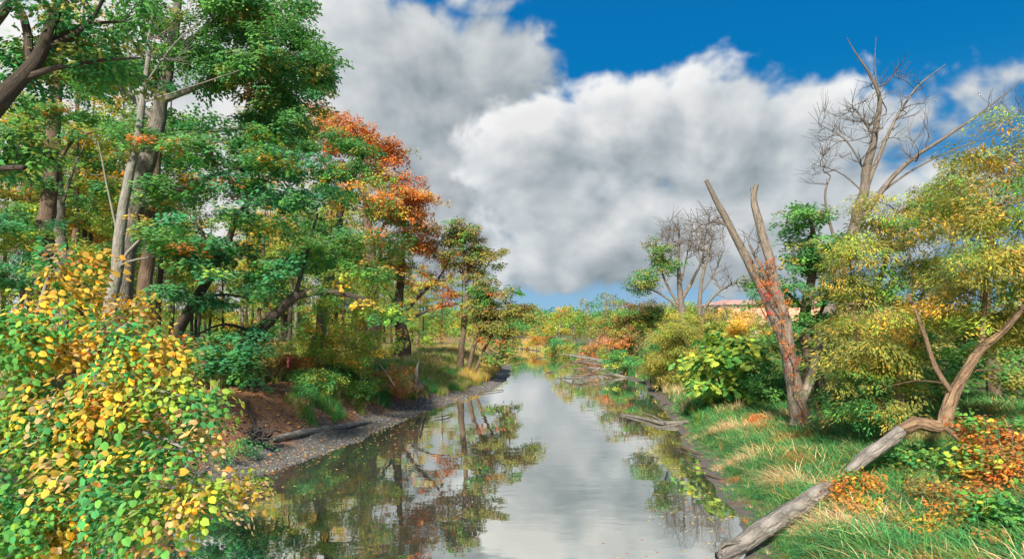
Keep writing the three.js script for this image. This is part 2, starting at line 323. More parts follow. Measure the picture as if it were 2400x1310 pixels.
// ------------------------------------------------------------------ trees
// stems: trunk and main limbs through given points; blobs: volumes that the finer branches grow into, with leaves or bare
function tree({ name = 'tree', label, category = 'tree', group, stems, blobs = [], bark = BARK.grey, twig = .014, seg = .45, low = 0, k = 7, pieces, rough = .12, limbName = 'limb', clip }) {
  const rng = rngOf(seedNext++ * 7919), base = stems[0][0][0].clone(), nodes = [], chains = [];
  const g = thing(name, label, category, base, group);
  stems.forEach((st, i) => {
    const { pts, rs } = spline(st, Math.min(seg, .4)); const c = { from: null, ids: [], stem: i };
    pts.forEach((p, j) => { if (j) { const w = rs[j] * .5; p.x += w * N3(p.x * .9, p.y * .9, i); p.z += w * N3(p.y * .9, p.z, i + 5); } const par = c.ids.length ? c.ids[c.ids.length - 1] : -1; nodes.push({ p, par, r: rs[j], fix: rs[j], tips: 0, ok: p.y - base.y >= low }); c.ids.push(nodes.length - 1); });
    chains.push(c);
  });
  const jobs = [];
  for (const b of blobs) {
    const spray = b.spray === null ? null : SPRAY[b.spray ?? 'maple'], lai = (b.lai ?? 3.2) * 1.4, kk = b.k ?? k;
    const area = Math.PI * b.r.x * b.r.y, n = b.n ?? Math.max(2, Math.ceil(lai * area / spray.area / kk));
    for (let i = 0; i < n; i++) {
      let p; for (let q = 0; q < 20; q++) { const x = rng() * 2 - 1, y = rng() * 2 - 1, z = rng() * 2 - 1, l = x * x + y * y + z * z; if (l > 1 || (l < .2 && rng() < .6)) continue; p = V(b.c.x + x * b.r.x, b.c.y + y * b.r.y, b.c.z + z * b.r.z); if (p.y < groundH(p.x, -p.z) + .25) { p = null; continue; } if (clip && clip(p)) { p = null; continue; } if (N3(p.x * .9 / Math.max(.6, b.r.y * .5), p.y * 1.5 / Math.max(.6, b.r.y * .5), p.z * .9) > -.12) break; }
      if (p) jobs.push({ p, b, spray, kk });
    }
  }
  for (const j of jobs) { j.d = 1e9; for (const n of nodes) j.d = Math.min(j.d, n.p.distanceToSquared(j.p)); }
  jobs.sort((a, b) => a.d - b.d);
  const lists = new Map();
  for (const j of jobs) {
    let best = -1, bd = 1e9;
    for (let i = 0; i < nodes.length; i++) { const n = nodes[i]; if (!n.ok) continue; const d = n.p.distanceTo(j.p), up = (n.p.y - j.p.y) / Math.max(.01, d), s = d * (1 + .8 * Math.max(0, up)) + (n.deep ?? 0) * .05; if (s < bd) { bd = s; best = i; } }
    if (best < 0) best = 0;
    const a = nodes[best], len = a.p.distanceTo(j.p), n = Math.max(2, Math.ceil(len / seg)), dir = a.par >= 0 ? a.p.clone().sub(nodes[a.par].p).normalize() : V(0, 1, 0);
    const ctrl = a.p.clone().lerp(j.p, .42).addScaledVector(dir, len * .16).add(V((rng() - .5) * len * .16, (rng() - .2) * len * .14, (rng() - .5) * len * .16));
    const c = { from: best, ids: [] }; let par = best, prev = null;
    for (let i = 1; i <= n; i++) {
      const t = i / n, q = a.p.clone().multiplyScalar((1 - t) * (1 - t)).addScaledVector(ctrl, 2 * t * (1 - t)).addScaledVector(j.p, t * t);
      if (i < n) q.add(V((rng() - .5), (rng() - .5), (rng() - .5)).multiplyScalar(.12 * Math.min(len / n, .6)));
      nodes.push({ p: q, par, r: 0, tips: 0, ok: true, deep: (a.deep ?? 0) + i }); par = nodes.length - 1; c.ids.push(par);
    }
    nodes[par].tips = 1; chains.push(c);
    const out = j.p.clone().sub(a.p); const yaw0 = Math.atan2(-out.z, out.x);
    if (j.spray) {
      const pal = j.b.pal ?? PAL.maple, key = j.b.spray ?? 'maple'; if (!lists.has(key)) lists.set(key, []);
      for (let i = 0; i < j.kk; i++) {
        const t = 1 - Math.pow(rng(), 1.4) * .7, f = Math.max(0, t * c.ids.length - 1), i0 = Math.floor(f), q = nodes[c.ids[i0]].p.clone().lerp(nodes[c.ids[Math.min(c.ids.length - 1, i0 + 1)]].p, f - i0), R = j.spray.R * .8;
        q.add(V((rng() - .5) * 2 * R, (rng() - .5) * 1.1 * R, (rng() - .5) * 2 * R));
        if (clip && clip(q)) continue;
        if (q.y < groundH(q.x, -q.z) + .08) continue;
        lists.get(key).push({ p: q, yaw: yaw0 + (rng() - .5) * 2.6, tilt: (rng() - .5) * .7, roll: (rng() - .4) * .6, s: (.72 + .5 * rng()) * (j.b.s ?? 1), c: pal(q, rng) });
      }
    }
    const bare = j.spray ? 0 : (j.b.twigs ?? 3);                     // bare crowns fork into fine twigs
    for (let i = 0; i < bare; i++) {
      const h = c.ids[Math.floor(rng() * c.ids.length)], s = nodes[h].p, d = out.clone().normalize().add(V((rng() - .5) * 1.5, rng() * .8 - .1, (rng() - .5) * 1.5)).normalize(), L = (.35 + .5 * rng()) * (j.b.tl ?? 1);
      const q1 = s.clone().addScaledVector(d, L * .5).add(V(0, .04, 0)), q2 = s.clone().addScaledVector(d, L).add(V((rng() - .5) * .15, .1, (rng() - .5) * .15));
      nodes.push({ p: q1, par: h, r: 0, tips: 0 }); nodes.push({ p: q2, par: nodes.length - 1, r: 0, tips: .35 }); chains.push({ from: h, ids: [nodes.length - 2, nodes.length - 1] });
    }
  }
  for (let i = nodes.length - 1; i >= 0; i--) { const n = nodes[i]; if (n.par >= 0 && !n.fix) nodes[n.par].tips += n.tips; }
  for (const n of nodes) { n.r = n.fix ?? Math.max(twig * .7, twig * Math.pow(Math.max(.3, n.tips), .5)); if (n.par >= 0 && !n.fix) n.r = Math.min(n.r, nodes[n.par].r * .85); n.r = Math.max(n.r, twig * .55); }
  const trunkParts = [], sub = (p) => p.clone().sub(base);
  chains.forEach((c) => {
    const pts = [], rs = [];
    if (c.from !== null) { pts.push(sub(nodes[c.from].p)); rs.push(nodes[c.ids[0]].r); }
    for (const i of c.ids) { pts.push(sub(nodes[i].p)); rs.push(nodes[i].r); }
    if (c.stem !== undefined && c.stem === 0) { for (let i = 0; i < rs.length; i++) { const y = pts[i].distanceTo(pts[0]); rs[i] *= 1 + .55 * Math.exp(-y / (2.2 * rs[0])); } }
    if (c.stem > 0) part(limbName, tube(pts, rs, { rough }), bark, g); else trunkParts.push(tube(pts, rs, { rough: c.stem === 0 ? rough : 0 }));
  });
  part('trunk', mergeGeometries(trunkParts), bark, g);
  for (const [key, list] of lists) { if (!list.length) continue; for (const q of list) q.p.sub(base); scatter('crown', SPRAY[key], list, g); }
  if (pieces) {                                                  // the leaves that show largest, one by one
    const mats = pieces.cols.map((c) => new THREE.MeshPhysicalMaterial({ color: new THREE.Color().setRGB(...COL[c]), side: THREE.DoubleSide, roughness: 1, transmission: .38, thickness: 0, specularIntensity: .35 }));
    const cand = jobs.filter((j) => j.b.leafy).sort((a, b) => b.p.z - a.p.z), geo = leafGeo(pieces.kind);
    for (let i = 0; i < pieces.n; i++) {
      const j = cand[Math.floor(Math.pow(rng(), 1.3) * cand.length)], p = j.p.clone().add(V((rng() - .5) * .8, (rng() - .5) * .7, rng() * .5)).sub(base);
      const o = part('leaf', geo, mats[Math.floor(rng() * mats.length)], g); o.position.copy(p); o.rotation.set((rng() - .5) * 1.2 + .5, rng() * 6.28, (rng() - .6) * 1.2, 'YXZ'); o.scale.setScalar(pieces.size * (.75 + .5 * rng()));
    }
  }
  return g;
}
// a shrub: a few stems from one foot into a rounded or spreading crown
function bush({ px, py, D, rx, ry, rz, name = 'shrub', category = 'shrub', label, group, pal, spray = 'bush', lai = 4, bark = BARK.twig, k = 7, pieces, s, n, stemsN = 4, leafy, lift = 0 }) {
  if (!D) { for (D = 8; D < 60; D += .15) { const p = at(px, py + ry * .85, D); if (p.y < groundH(p.x, D)) break; } }
  const r = rngOf(seedNext * 31 + 5), c = at(px, py, D), foot = gy(V(c.x, 0, c.z)); foot.y -= .05; const R = V(rx * D / F, ry * D / F, rz ?? rx * D / F), stems = [];
  for (let i = 0; i < stemsN; i++) { const a = i / stemsN * 6.28 + r(), q = V(c.x + Math.cos(a) * R.x * .45, c.y + R.y * (.1 + .4 * r()), c.z + Math.sin(a) * R.z * .45), f = foot.clone().add(V(Math.cos(a) * .08, 0, Math.sin(a) * .08)); const m = f.clone().lerp(q, .5); m.y += .1; const t = .007 + .014 * R.y; stems.push([[f, t], [m, t * .8], [q, t * .45]]); }
  return tree({ name, label, category, group, stems, bark, twig: .008, seg: .25, k, limbName: 'stem', pieces, blobs: [{ c: V(c.x, c.y + lift, c.z), r: R, spray, lai, pal, s, n, leafy }] });
}

// ------------------------------------------------------------------ left bank trees
const foot = (px, D, dx = 0) => { const c = at(px, 800, D); return gy(c); };      // a point on the ground below a column of the photograph
const G = (px, D, r) => { const f = foot(px, D); f.y -= .12; return [f, r]; };
// near left: round-leaved tree over the water
tree({ name: 'linden_tree', label: 'near tree with round yellow and green leaves overhanging the river corner', bark: BARK.pale, seg: .3, twig: .0085, k: 6, low: .8,
  stems: [[G(-60, 9.2, .16), ...S([-20, 1180, 8.9, .14], [60, 1010, 8.6, .1], [170, 860, 8.3, .07], [300, 760, 8.2, .03])],
    S([20, 1080, 8.7, .07], [160, 1040, 8.0, .05], [320, 1010, 7.8, .03], [470, 1070, 7.7, .015]), S([40, 1050, 8.6, .08], [60, 850, 8.5, .05], [110, 650, 8.5, .02]),
    S([-20, 1180, 8.9, .07], [150, 1200, 8, .045], [330, 1180, 7.7, .03], [520, 1200, 7.6, .012]), S([150, 880, 8.3, .05], [300, 900, 8, .03], [430, 930, 7.9, .012])],
  blobs: [B(110, 640, 8.6, 60, 75, .6, { lai: 2.2 }), B(200, 740, 8.5, 150, 80, .9, { lai: 3 }), B(70, 820, 8.6, 110, 100, .9, { lai: 4.4, leafy: 1 }), B(250, 880, 8.2, 190, 100, 1, { lai: 4, leafy: 1 }), B(90, 1000, 8.3, 140, 110, 1, { lai: 4.8, leafy: 1 }),
    B(330, 1000, 7.9, 150, 90, .9, { lai: 3.4, leafy: 1 }), B(110, 1160, 8, 150, 110, .9, { lai: 4.4, leafy: 1 }), B(350, 1130, 7.7, 150, 70, .8, { lai: 2.6, leafy: 1 }), B(510, 1130, 7.6, 60, 40, .4, { lai: 2.2, leafy: 1 }), B(420, 1210, 7.5, 110, 40, .5, { lai: 2, leafy: 1 }), B(120, 1280, 7.8, 150, 50, .7, { lai: 3.4 }), B(340, 1270, 7.5, 50, 40, .4, { lai: 1.8 }), B(440, 940, 8.0, 55, 45, .4, { lai: 2 })]
    .map((b) => ({ ...b, lai: b.lai * 1.02, spray: 'linden', pal: b.c.y < 3.2 ? PAL.lindenGreen : PAL.linden })),
  pieces: { kind: 'round', n: 300, size: .085, cols: ['yellow', 'gold', 'ygreen', 'green', 'deep', 'orange', 'yellow'] } });

// upper left: heavy dark limbs from outside the frame
tree({ name: 'oak_tree', label: 'dark heavy-limbed tree reaching in from the upper left corner', bark: BARK.dark, twig: .013, k: 7, low: 4,
  stems: [[G(-170, 14.5, .5), ...S([-150, 600, 14, .276], [-90, 350, 13.5, .240], [0, 240, 13, .180], [75, 140, 13, .138], [130, 30, 13, .102], [190, -110, 13, .060])],
    S([-90, 350, 13.5, .180], [-60, 120, 13, .144], [10, 20, 12.6, .096], [60, -80, 12.4, .060]), S([40, 190, 13, .084], [120, 160, 13, .060], [240, 140, 13.2, .036], [330, 135, 13.4, .018]), S([70, 150, 13, .09], [60, 60, 13, .08], [20, -30, 13, .06]), S([95, 110, 13, .08], [160, 90, 13.2, .06], [230, 20, 13.4, .04], [250, -40, 13.4, .03]), S([-120, 470, 13.8, .102], [-20, 400, 13.4, .072], [55, 392, 13.2, .054]), S([90, 120, 13, .072], [190, 60, 13.4, .048], [290, 50, 13.8, .024])],
  blobs: [B(90, 60, 13.2, 190, 110, 1.8, { lai: 2.03 }), B(60, 250, 13.6, 130, 80, 1.6, { lai: 1.50 }), B(250, 150, 13.6, 120, 80, 1.4, { lai: 1.50 }), B(260, 20, 13.8, 120, 70, 1.5, { lai: 1.80 }), B(30, 330, 14, 80, 60, 1.2, { lai: 1.50 })].map((b) => ({ ...b, spray: 'oak', pal: PAL.oak })) });

tree({ name: 'maple_tree', label: 'thick grey-barked maple behind a slender pale trunk, crown reaching far over the river', bark: BARK.grey, twig: .016, k: 8, low: 4.5,
  stems: [[G(262, 24, .44), ...S([275, 700, 24, .40], [305, 520, 24, .36], [340, 390, 24, .32], [372, 260, 24, .26], [400, 120, 24, .19], [425, -60, 24, .12])],
    S([318, 480, 24, .16], [390, 455, 23.7, .13], [490, 415, 23.4, .09], [590, 385, 23.2, .04]), S([380, 235, 24, .15], [470, 200, 24, .12], [600, 140, 24, .08], [720, 120, 24, .04]), S([398, 130, 24, .13], [500, 50, 24, .1], [600, -20, 24, .06]), S([365, 280, 24, .13], [260, 190, 24, .09], [140, 150, 24, .05]), S([350, 350, 24, .1], [470, 310, 24.5, .08], [640, 300, 25, .04])],
  blobs: [B(600, 110, 24, 165, 115, 2.6, { lai: 3.7, spray: 'oak', pal: PAL.oak }), B(705, 120, 24, 82, 105, 1.8, { lai: 3.7, spray: 'oak', pal: PAL.oak }), B(480, 40, 24, 180, 105, 2.8, { lai: 3.0, spray: 'oak', pal: PAL.oak }), B(590, -10, 24, 140, 80, 2.2, { lai: 3, spray: 'oak', pal: PAL.oak }), B(500, 170, 24.4, 150, 80, 2.2, { lai: 2.6, spray: 'oak', pal: PAL.oak }), B(490, 330, 23.4, 170, 85, 2, { lai: 2.4 }), B(640, 290, 25, 130, 90, 2, { lai: 3.2 }), B(670, 215, 24.6, 105, 60, 2, { lai: 3, spray: 'oak', pal: PAL.oak }), B(250, 140, 24.5, 150, 110, 2.4, { lai: 1.9 }), B(440, 440, 23.4, 150, 60, 1.6, { lai: 2.2 })] });
tree({ name: 'slender_maple', label: 'slender pale grey trunk with bare upper twigs, just left of the thick maple', bark: BARK.pale, twig: .012, low: 5,
  stems: [[G(236, 22.4, .28), ...S([262, 700, 22.4, .200], [290, 480, 22.4, .160], [322, 310, 22.4, .128], [342, 180, 22.4, .088], [352, 60, 22.4, .056], [372, -60, 22.4, .032])], S([330, 285, 22.4, .048], [302, 140, 22.4, .036], [270, 0, 22.4, .020]), S([344, 190, 22.4, .040], [410, 100, 22.2, .028], [480, 40, 22, .014]), S([334, 240, 22.4, .036], [440, 205, 22.2, .024], [560, 165, 22, .012]), S([276, 560, 22.4, .040], [250, 440, 22.5, .032], [228, 330, 22.5, .020]), S([272, 640, 22.4, .064], [300, 590, 22.2, .056], [400, 500, 21.9, .032]), S([275, 625, 22.4, .048], [310, 610, 22.1, .040], [370, 600, 22, .024])],
  blobs: [B(360, 90, 22.2, 120, 130, 1.4, { spray: null, n: 34, twigs: 3 }), B(430, 560, 21.9, 70, 50, 1, { lai: 2.4 }), B(360, 300, 22.3, 60, 50, .8, { lai: 1.4 })] });
tree({ name: 'maple_tree', label: 'brown trunk half hidden right behind the thick grey maple', bark: BARK.brown, k: 7, low: 5, stems: [[G(335, 31, .34), ...S([342, 650, 31, .31], [352, 500, 31, .27], [372, 330, 31, .2], [395, 150, 31, .12])]], blobs: [B(430, 450, 30, 120, 90, 2.4, { lai: 1.26 }), B(420, 260, 31, 130, 110, 2.6, { lai: 1.26, pal: PAL.maple })] });
tree({ name: 'maple_tree', label: 'dark brown trunk near the left edge with a paler trunk beside it', bark: BARK.brown, k: 7, low: 5, stems: [[G(92, 28, .38), ...S([102, 600, 28, .34], [118, 420, 28, .3], [128, 220, 28, .24], [150, 0, 28, .16])], S([120, 400, 28, .1], [170, 330, 28, .08], [240, 300, 28, .04])], blobs: [B(110, 330, 27.5, 150, 90, 2.4, { lai: 1.42 }), B(60, 540, 26.5, 110, 60, 2, { lai: 1.95, pal: PAL.mapleDeep }), B(200, 420, 28.5, 110, 70, 2.2, { lai: 1.42, pal: PAL.maple }), B(60, 660, 26, 90, 60, 1.6, { lai: 1.95, pal: PAL.mapleDeep })] });
tree({ name: 'maple_tree', label: 'paler straight trunk standing right beside the dark brown trunk near the left edge', bark: BARK.grey, k: 7, low: 5, stems: [[G(152, 30, .3), ...S([140, 580, 30, .27], [130, 400, 30, .23], [126, 240, 30, .18], [118, 60, 30, .1])], S([136, 500, 30, .09], [170, 400, 30, .06], [200, 330, 30, .03])], blobs: [B(150, 240, 30.5, 170, 110, 2.6, { lai: 1.19 }), B(190, 560, 31, 120, 70, 2.2, { lai: 1.33, pal: PAL.turning })] });
tree({ name: 'leaning_maple', label: 'leaning maple with dark thin trunk and deep green leaves, nearer the twin trunks', bark: BARK.dark, k: 8, low: 1.2, stems: [[G(388, 23.5, .21), ...S([412, 790, 23.2, .19], [465, 690, 23, .17], [520, 595, 23, .13], [560, 500, 23, .09], [620, 430, 23, .05])], S([455, 705, 23, .07], [520, 690, 22.6, .05], [580, 700, 22.3, .03]), S([505, 620, 23, .08], [470, 540, 22.8, .05], [440, 500, 22.8, .03])],
  blobs: [B(560, 610, 22.6, 110, 90, 1.8, { lai: 2.79 }), B(470, 660, 22.6, 90, 80, 1.5, { lai: 2.30 }), B(600, 480, 23, 120, 80, 2, { lai: 2.62 }), B(430, 560, 22.5, 90, 80, 1.5, { lai: 2.13 }), B(680, 400, 24, 120, 90, 2, { lai: 2.46 })].map((b) => ({ ...b, pal: PAL.mapleDeep })) });
tree({ name: 'leaning_maple', label: 'leaning maple above the bare dirt slope, its trunk arching right toward the water', bark: BARK.dark, k: 8, low: .8, stems: [[G(530, 24.5, .25), ...S([575, 810, 24, .22], [640, 742, 23.8, .19], [695, 692, 23.6, .16], [770, 684, 23.4, .12], [860, 702, 23.2, .06])], S([690, 695, 23.6, .09], [715, 610, 23.8, .07], [745, 500, 24, .04]), S([560, 835, 24.1, .07], [550, 890, 23.2, .05], [570, 950, 22.6, .03]), S([600, 780, 24, .07], [520, 760, 23.2, .05], [450, 790, 22.8, .025])],
  blobs: [B(520, 790, 23, 110, 60, 1.5, { lai: 2.72 }), B(560, 885, 22.8, 70, 55, 1, { lai: 2.72 }), B(560, 955, 22.3, 48, 40, .7, { lai: 2.55 }), B(480, 870, 22.8, 60, 50, 1, { lai: 2.38 }), B(640, 650, 23.4, 100, 60, 1.6, { lai: 2.38 }), B(740, 580, 24.2, 110, 80, 1.8, { lai: 2.38, pal: PAL.maple }), B(820, 650, 23.6, 90, 60, 1.4, { lai: 1.87, pal: PAL.greengold }), B(870, 720, 23.4, 60, 40, 1, { lai: 1.70, pal: PAL.greengold })].map((b) => ({ pal: PAL.mapleDeep, ...b })) });
tree({ name: 'maple_tree', label: 'green and yellow maple with dark crooked trunk below the orange crown', bark: BARK.dark, k: 8, low: 2.5, stems: [[G(735, 35, .3), ...S([758, 720, 35, .27], [784, 575, 35, .23], [800, 480, 35, .19], [835, 400, 35, .12], [860, 340, 35, .06])], S([785, 570, 35, .12], [720, 500, 35, .09], [660, 420, 35, .05]), S([775, 640, 35, .1], [860, 620, 35, .07], [920, 600, 35, .04])],
  blobs: [B(740, 360, 35, 130, 90, 2.6, { lai: 2.93, spray: 'oak', pal: PAL.oak }), B(830, 440, 35.5, 90, 80, 2.2, { lai: 2.42, spray: 'mapleFar', pal: PAL.turning }), B(650, 280, 36, 110, 70, 2.4, { lai: 2.76, spray: 'oak', pal: PAL.oak }), B(860, 560, 35, 100, 80, 2.2, { lai: 1.24, spray: 'mapleFar', pal: PAL.greengold }), B(740, 500, 35, 100, 80, 2, { lai: 1.34, spray: 'mapleFar', pal: PAL.maple }), B(700, 620, 35, 100, 80, 2, { lai: 1.14, spray: 'mapleFar', pal: PAL.greengold })] });
tree({ name: 'drooping_tree', label: 'small drooping tree speckled yellow and green beside the grassy point', bark: BARK.twig, k: 7, low: 1, twig: .01, stems: [[G(845, 30, .14), ...S([850, 850, 30, .12], [855, 790, 30, .1], [850, 740, 30, .06], [830, 680, 30, .03])], S([852, 820, 30, .06], [890, 855, 29.6, .045], [925, 905, 29.2, .02]), S([855, 780, 30, .05], [800, 760, 29.6, .035], [730, 800, 29.2, .018])],
  blobs: [B(790, 760, 29.5, 100, 55, 1.6, { lai: 1.60 }), B(720, 800, 29.2, 70, 40, 1.2, { lai: 1.76 }), B(870, 790, 29.6, 60, 50, 1, { lai: 1.20 }), B(820, 690, 30, 110, 50, 1.6, { lai: 1.44 })].map((b) => ({ ...b, spray: 'bush', pal: PAL.limey })) });
tree({ name: 'orange_maple', label: 'tall maple with a bright orange crown', bark: BARK.brown, k: 7, low: 5, stems: [[G(880, 46, .45), ...S([872, 680, 46, .38], [862, 520, 46, .3], [845, 400, 46, .2], [825, 310, 46, .09])], S([866, 580, 46, .16], [920, 500, 46, .11], [965, 450, 46, .05])],
  blobs: [B(800, 310, 46, 75, 50, 2.4, { lai: 3.60 }), B(865, 370, 46, 80, 75, 2.6, { lai: 3.80 }), B(930, 450, 46, 70, 65, 2.4, { lai: 3.60 }), B(982, 500, 46, 34, 55, 1.6, { lai: 3.20 }), B(735, 275, 46, 60, 35, 2, { lai: 2.60 }), B(900, 520, 46, 80, 60, 2.2, { lai: 2.20, pal: PAL.turning })].map((b) => ({ pal: PAL.orange, ...b, spray: 'mapleFar' })) });
tree({ name: 'gnarled_oak', label: 'gnarled dark trunk with spreading limbs and thin orange leaves on the meadow', bark: BARK.dark, k: 6, low: 3, stems: [[G(942, 50, .52), ...S([941, 775, 50, .42], [932, 725, 50, .36], [938, 660, 50, .27], [946, 580, 50, .17], [950, 500, 50, .08])], S([938, 745, 50, .18], [985, 690, 49.5, .14], [1035, 642, 49, .08], [1060, 590, 49, .03]), S([938, 757, 50, .14], [1010, 725, 49.5, .1], [1075, 712, 49, .05]), S([931, 720, 50, .15], [890, 660, 50, .1], [850, 612, 50, .05]), S([934, 760, 50, .13], [870, 735, 49.5, .09], [815, 745, 49, .04])],
  blobs: [B(955, 560, 50, 75, 75, 2.6, { lai: 1.9 }), B(1000, 610, 49.5, 55, 55, 2, { lai: 1.5 }), B(895, 640, 50, 65, 50, 2.2, { lai: 1.7, pal: PAL.turning }), B(1035, 690, 49, 45, 35, 1.6, { lai: 1.6 }), B(965, 680, 49.5, 60, 45, 2, { lai: 1.4, pal: PAL.turning }), B(860, 740, 49.2, 55, 35, 1.6, { lai: 1.6, pal: PAL.turning }), B(990, 520, 49.5, 35, 50, 1.5, { lai: 2 })].map((b) => ({ pal: PAL.orange, ...b, spray: 'mapleFar', s: .9 })) });
tree({ name: 'riverside_tree', label: 'three-stemmed tree with olive-brown leaves leaning over the point of the left bank', bark: BARK.brown, k: 6, low: 1, limbName: 'stem', twig: .016, stems: [[G(1078, 48, .225), ...S([1085, 780, 48, .195], [1094, 700, 48, .158], [1090, 620, 48, .112], [1083, 560, 48, .06], [1077, 512, 48, .012])], [G(1094, 47.8, .165), ...S([1120, 790, 47.6, .135], [1160, 747, 47.2, .098], [1200, 727, 46.8, .068], [1250, 742, 46.4, .022])], [G(1106, 47.6, .128), ...S([1136, 818, 47.4, .105], [1165, 760, 47.2, .075], [1188, 700, 47, .030])], S([1092, 690, 48, .060], [1130, 640, 48, .045], [1165, 590, 48, .022]), S([1090, 640, 48, .053], [1060, 600, 48, .038], [1045, 560, 48, .019])],
  blobs: [B(1080, 548, 48, 34, 48, 1.2, { lai: 3.4 }), B(1122, 610, 48, 58, 48, 1.8, { lai: 2.6 }), B(1060, 600, 48, 26, 36, 1.2, { lai: 1.8 }), B(1150, 690, 47.4, 55, 38, 1.8, { lai: 3 }), B(1205, 722, 46.8, 50, 26, 1.4, { lai: 3 }), B(1255, 745, 46.4, 24, 16, .9, { lai: 2.6 }), B(1160, 780, 46.8, 42, 50, 1.4, { lai: 3 }), B(1175, 835, 46.6, 24, 26, .8, { lai: 2.8 }), B(1120, 740, 47.4, 42, 40, 1.4, { lai: 2 })].map((b) => ({ ...b, spray: 'oak', s: 1.25, pal: PAL.brownish })) });

// ------------------------------------------------------------------ the open wood behind the meadow
{
  const protos = [], rr = rngOf(501);
  for (let i = 0; i < 5; i++) {
    const h = 12 + 5 * rr(), r0 = .16 + .1 * rr(), lean = (rr() - .5) * 1.2, w = 2 + 1.4 * rr();
    const st = [[V(0, -.2, 0), r0], [V(lean * .3, h * .35, .1), r0 * .85], [V(lean * .7, h * .7, 0), r0 * .5], [V(lean, h, .2), .04]];
    const p = tree({ name: 'woodland_tree', label: 'x', category: 'tree', group: 'slim trees of the open wood beyond the meadow', bark: [BARK.brown, BARK.dark, BARK.grey][i % 3], twig: .02, seg: .8, k: 6, low: 3, rough: .06,
      stems: [st], blobs: [{ c: V(lean * .5, h * .72, 0), r: V(w, h * .3, w), spray: 'mapleFar', lai: 1.1, pal: i % 2 ? PAL.woodsWarm : PAL.woods }, { c: V(.3, h * .34, 0), r: V(w * 1.1, h * .12, w), spray: 'mapleFar', lai: .6, pal: PAL.woods }] });
    scene.remove(p); protos.push(p);
  }
  taken.delete('woodland_tree');
  const r = rngOf(99), spots = [];
  for (let i = 0; i < 84; i++) {
    for (let q = 0; q < 40; q++) {
      const near = i < 20, D = near ? 36 + 26 * r() : 62 + 44 * r(), px = near ? -250 + 640 * r() : 150 + 940 * r(), p = at(px, 800, D), [l] = inland(p.x, D);
      if (l < (near ? 7 : 3) || (px > 870 && D < 70)) continue;
      if (spots.some((s) => Math.hypot(s.x - p.x, s.z - p.z) < 2.6)) continue;
      p.px = px; spots.push(p); break;
    }
  }
  spots.forEach((p, i) => {
    const c = protos[i % 5].clone(); c.name = numbered('woodland_tree'); scene.add(c); c.position.copy(gy(p)); c.rotation.y = r() * 6.28; const s = (.85 + .35 * r()) * (p.px > 930 ? .58 : p.px > 820 ? .8 : 1); c.scale.set(s, s * (.9 + .2 * r()), s);
    tag(c, 'slim straight tree of the open sunlit wood behind the meadow', 'tree', 'slim trees of the open wood beyond the meadow');
  });
}

// ------------------------------------------------------------------ left bank shrubs, deadwood
bush({ px: 790, py: 845, rx: 90, ry: 45, rz: 1.4, label: 'yellow-green bush on top of the left cut bank', pal: PAL.limey, lai: 3.4 });
bush({ px: 675, py: 862, rx: 52, ry: 28, rz: .9, label: 'low orange bush by the pink ribbon above the dirt slope', pal: PAL.rusty, lai: 3.6, spray: 'small' });
bush({ px: 735, py: 890, rx: 60, ry: 30, rz: .9, label: 'brown-green bush hanging over the cut bank edge', pal: PAL.greengold, lai: 3, spray: 'small' });
bush({ px: 712, py: 925, rx: 24, ry: 20, rz: .45, label: 'small round dark green shrub on the dirt slope', pal: PAL.darkbush, lai: 4, spray: 'small' });
bush({ px: 900, py: 895, rx: 80, ry: 38, rz: 1.2, label: 'half-bare grey shrub with reddish and yellow leaves on the left bank', pal: PAL.pinkbush, lai: 1.5, spray: 'bush', k: 4, bark: BARK.drift });
bush({ px: 830, py: 905, rx: 50, ry: 28, rz: 1, label: 'green shrub below the half-bare grey shrub', pal: PAL.greengold, lai: 3, spray: 'bush' });
bush({ px: 470, py: 860, rx: 70, ry: 40, rz: 1.2, label: 'shadowed green shrub behind the leaning maple trunks', pal: PAL.darkbush, lai: 3 });
bush({ px: 640, py: 815, D: 30, rx: 60, ry: 30, rz: 1.4, label: 'tall yellow weeds between the leaning maples and the meadow', pal: PAL.yellowbush, lai: 2 });
bush({ px: 540, py: 1060, rx: 60, ry: 18, rz: .6, label: 'patch of dark green weeds beside the root mass on the shore', pal: PAL.ivy, lai: 2.4, spray: 'small', k: 5 });
for (const [px, D, w, h, pal, label] of [[1010, 74, 60, 26, PAL.woods, 'yellow-green shrub at the wood edge right of the gnarled oak'], [820, 70, 70, 30, PAL.woodsWarm, 'golden shrub at the wood edge left of the gnarled oak'], [560, 44, 90, 50, PAL.woods, 'lime green sapling thicket behind the leaning maples'], [250, 40, 110, 60, PAL.woods, 'sunlit green thicket behind the twin trunks'], [60, 38, 110, 60, PAL.ash, 'dark green thicket at the left edge of the wood'], [1120, 88, 60, 34, PAL.woods, 'lime shrub behind the three-stemmed tree'], [690, 56, 80, 40, PAL.limey, 'yellow thicket between the wood and the cut bank']]) {
  const g0 = at(px, 800, D), gyp = groundH(g0.x, D), py = 765 - (gyp + h * D / F * .8 - EYE) / D * F; bush({ px, py, D, rx: w, ry: h, label, pal, lai: 1.8, spray: 'far', s: .8, k: 6 });
}
const log = (name, label, category, bark, stems, group) => { const base = stems[0][0][0].clone(), g = thing(name, label, category, base, group); stems.forEach((st, i) => { const { pts, rs } = spline(st, .18); part(i ? 'branch' : 'trunk', tube(pts.map((p) => p.sub(base)), rs, { rough: .25, sides: rs[0] > .05 ? 10 : 5 }), bark, g); }); return g; };
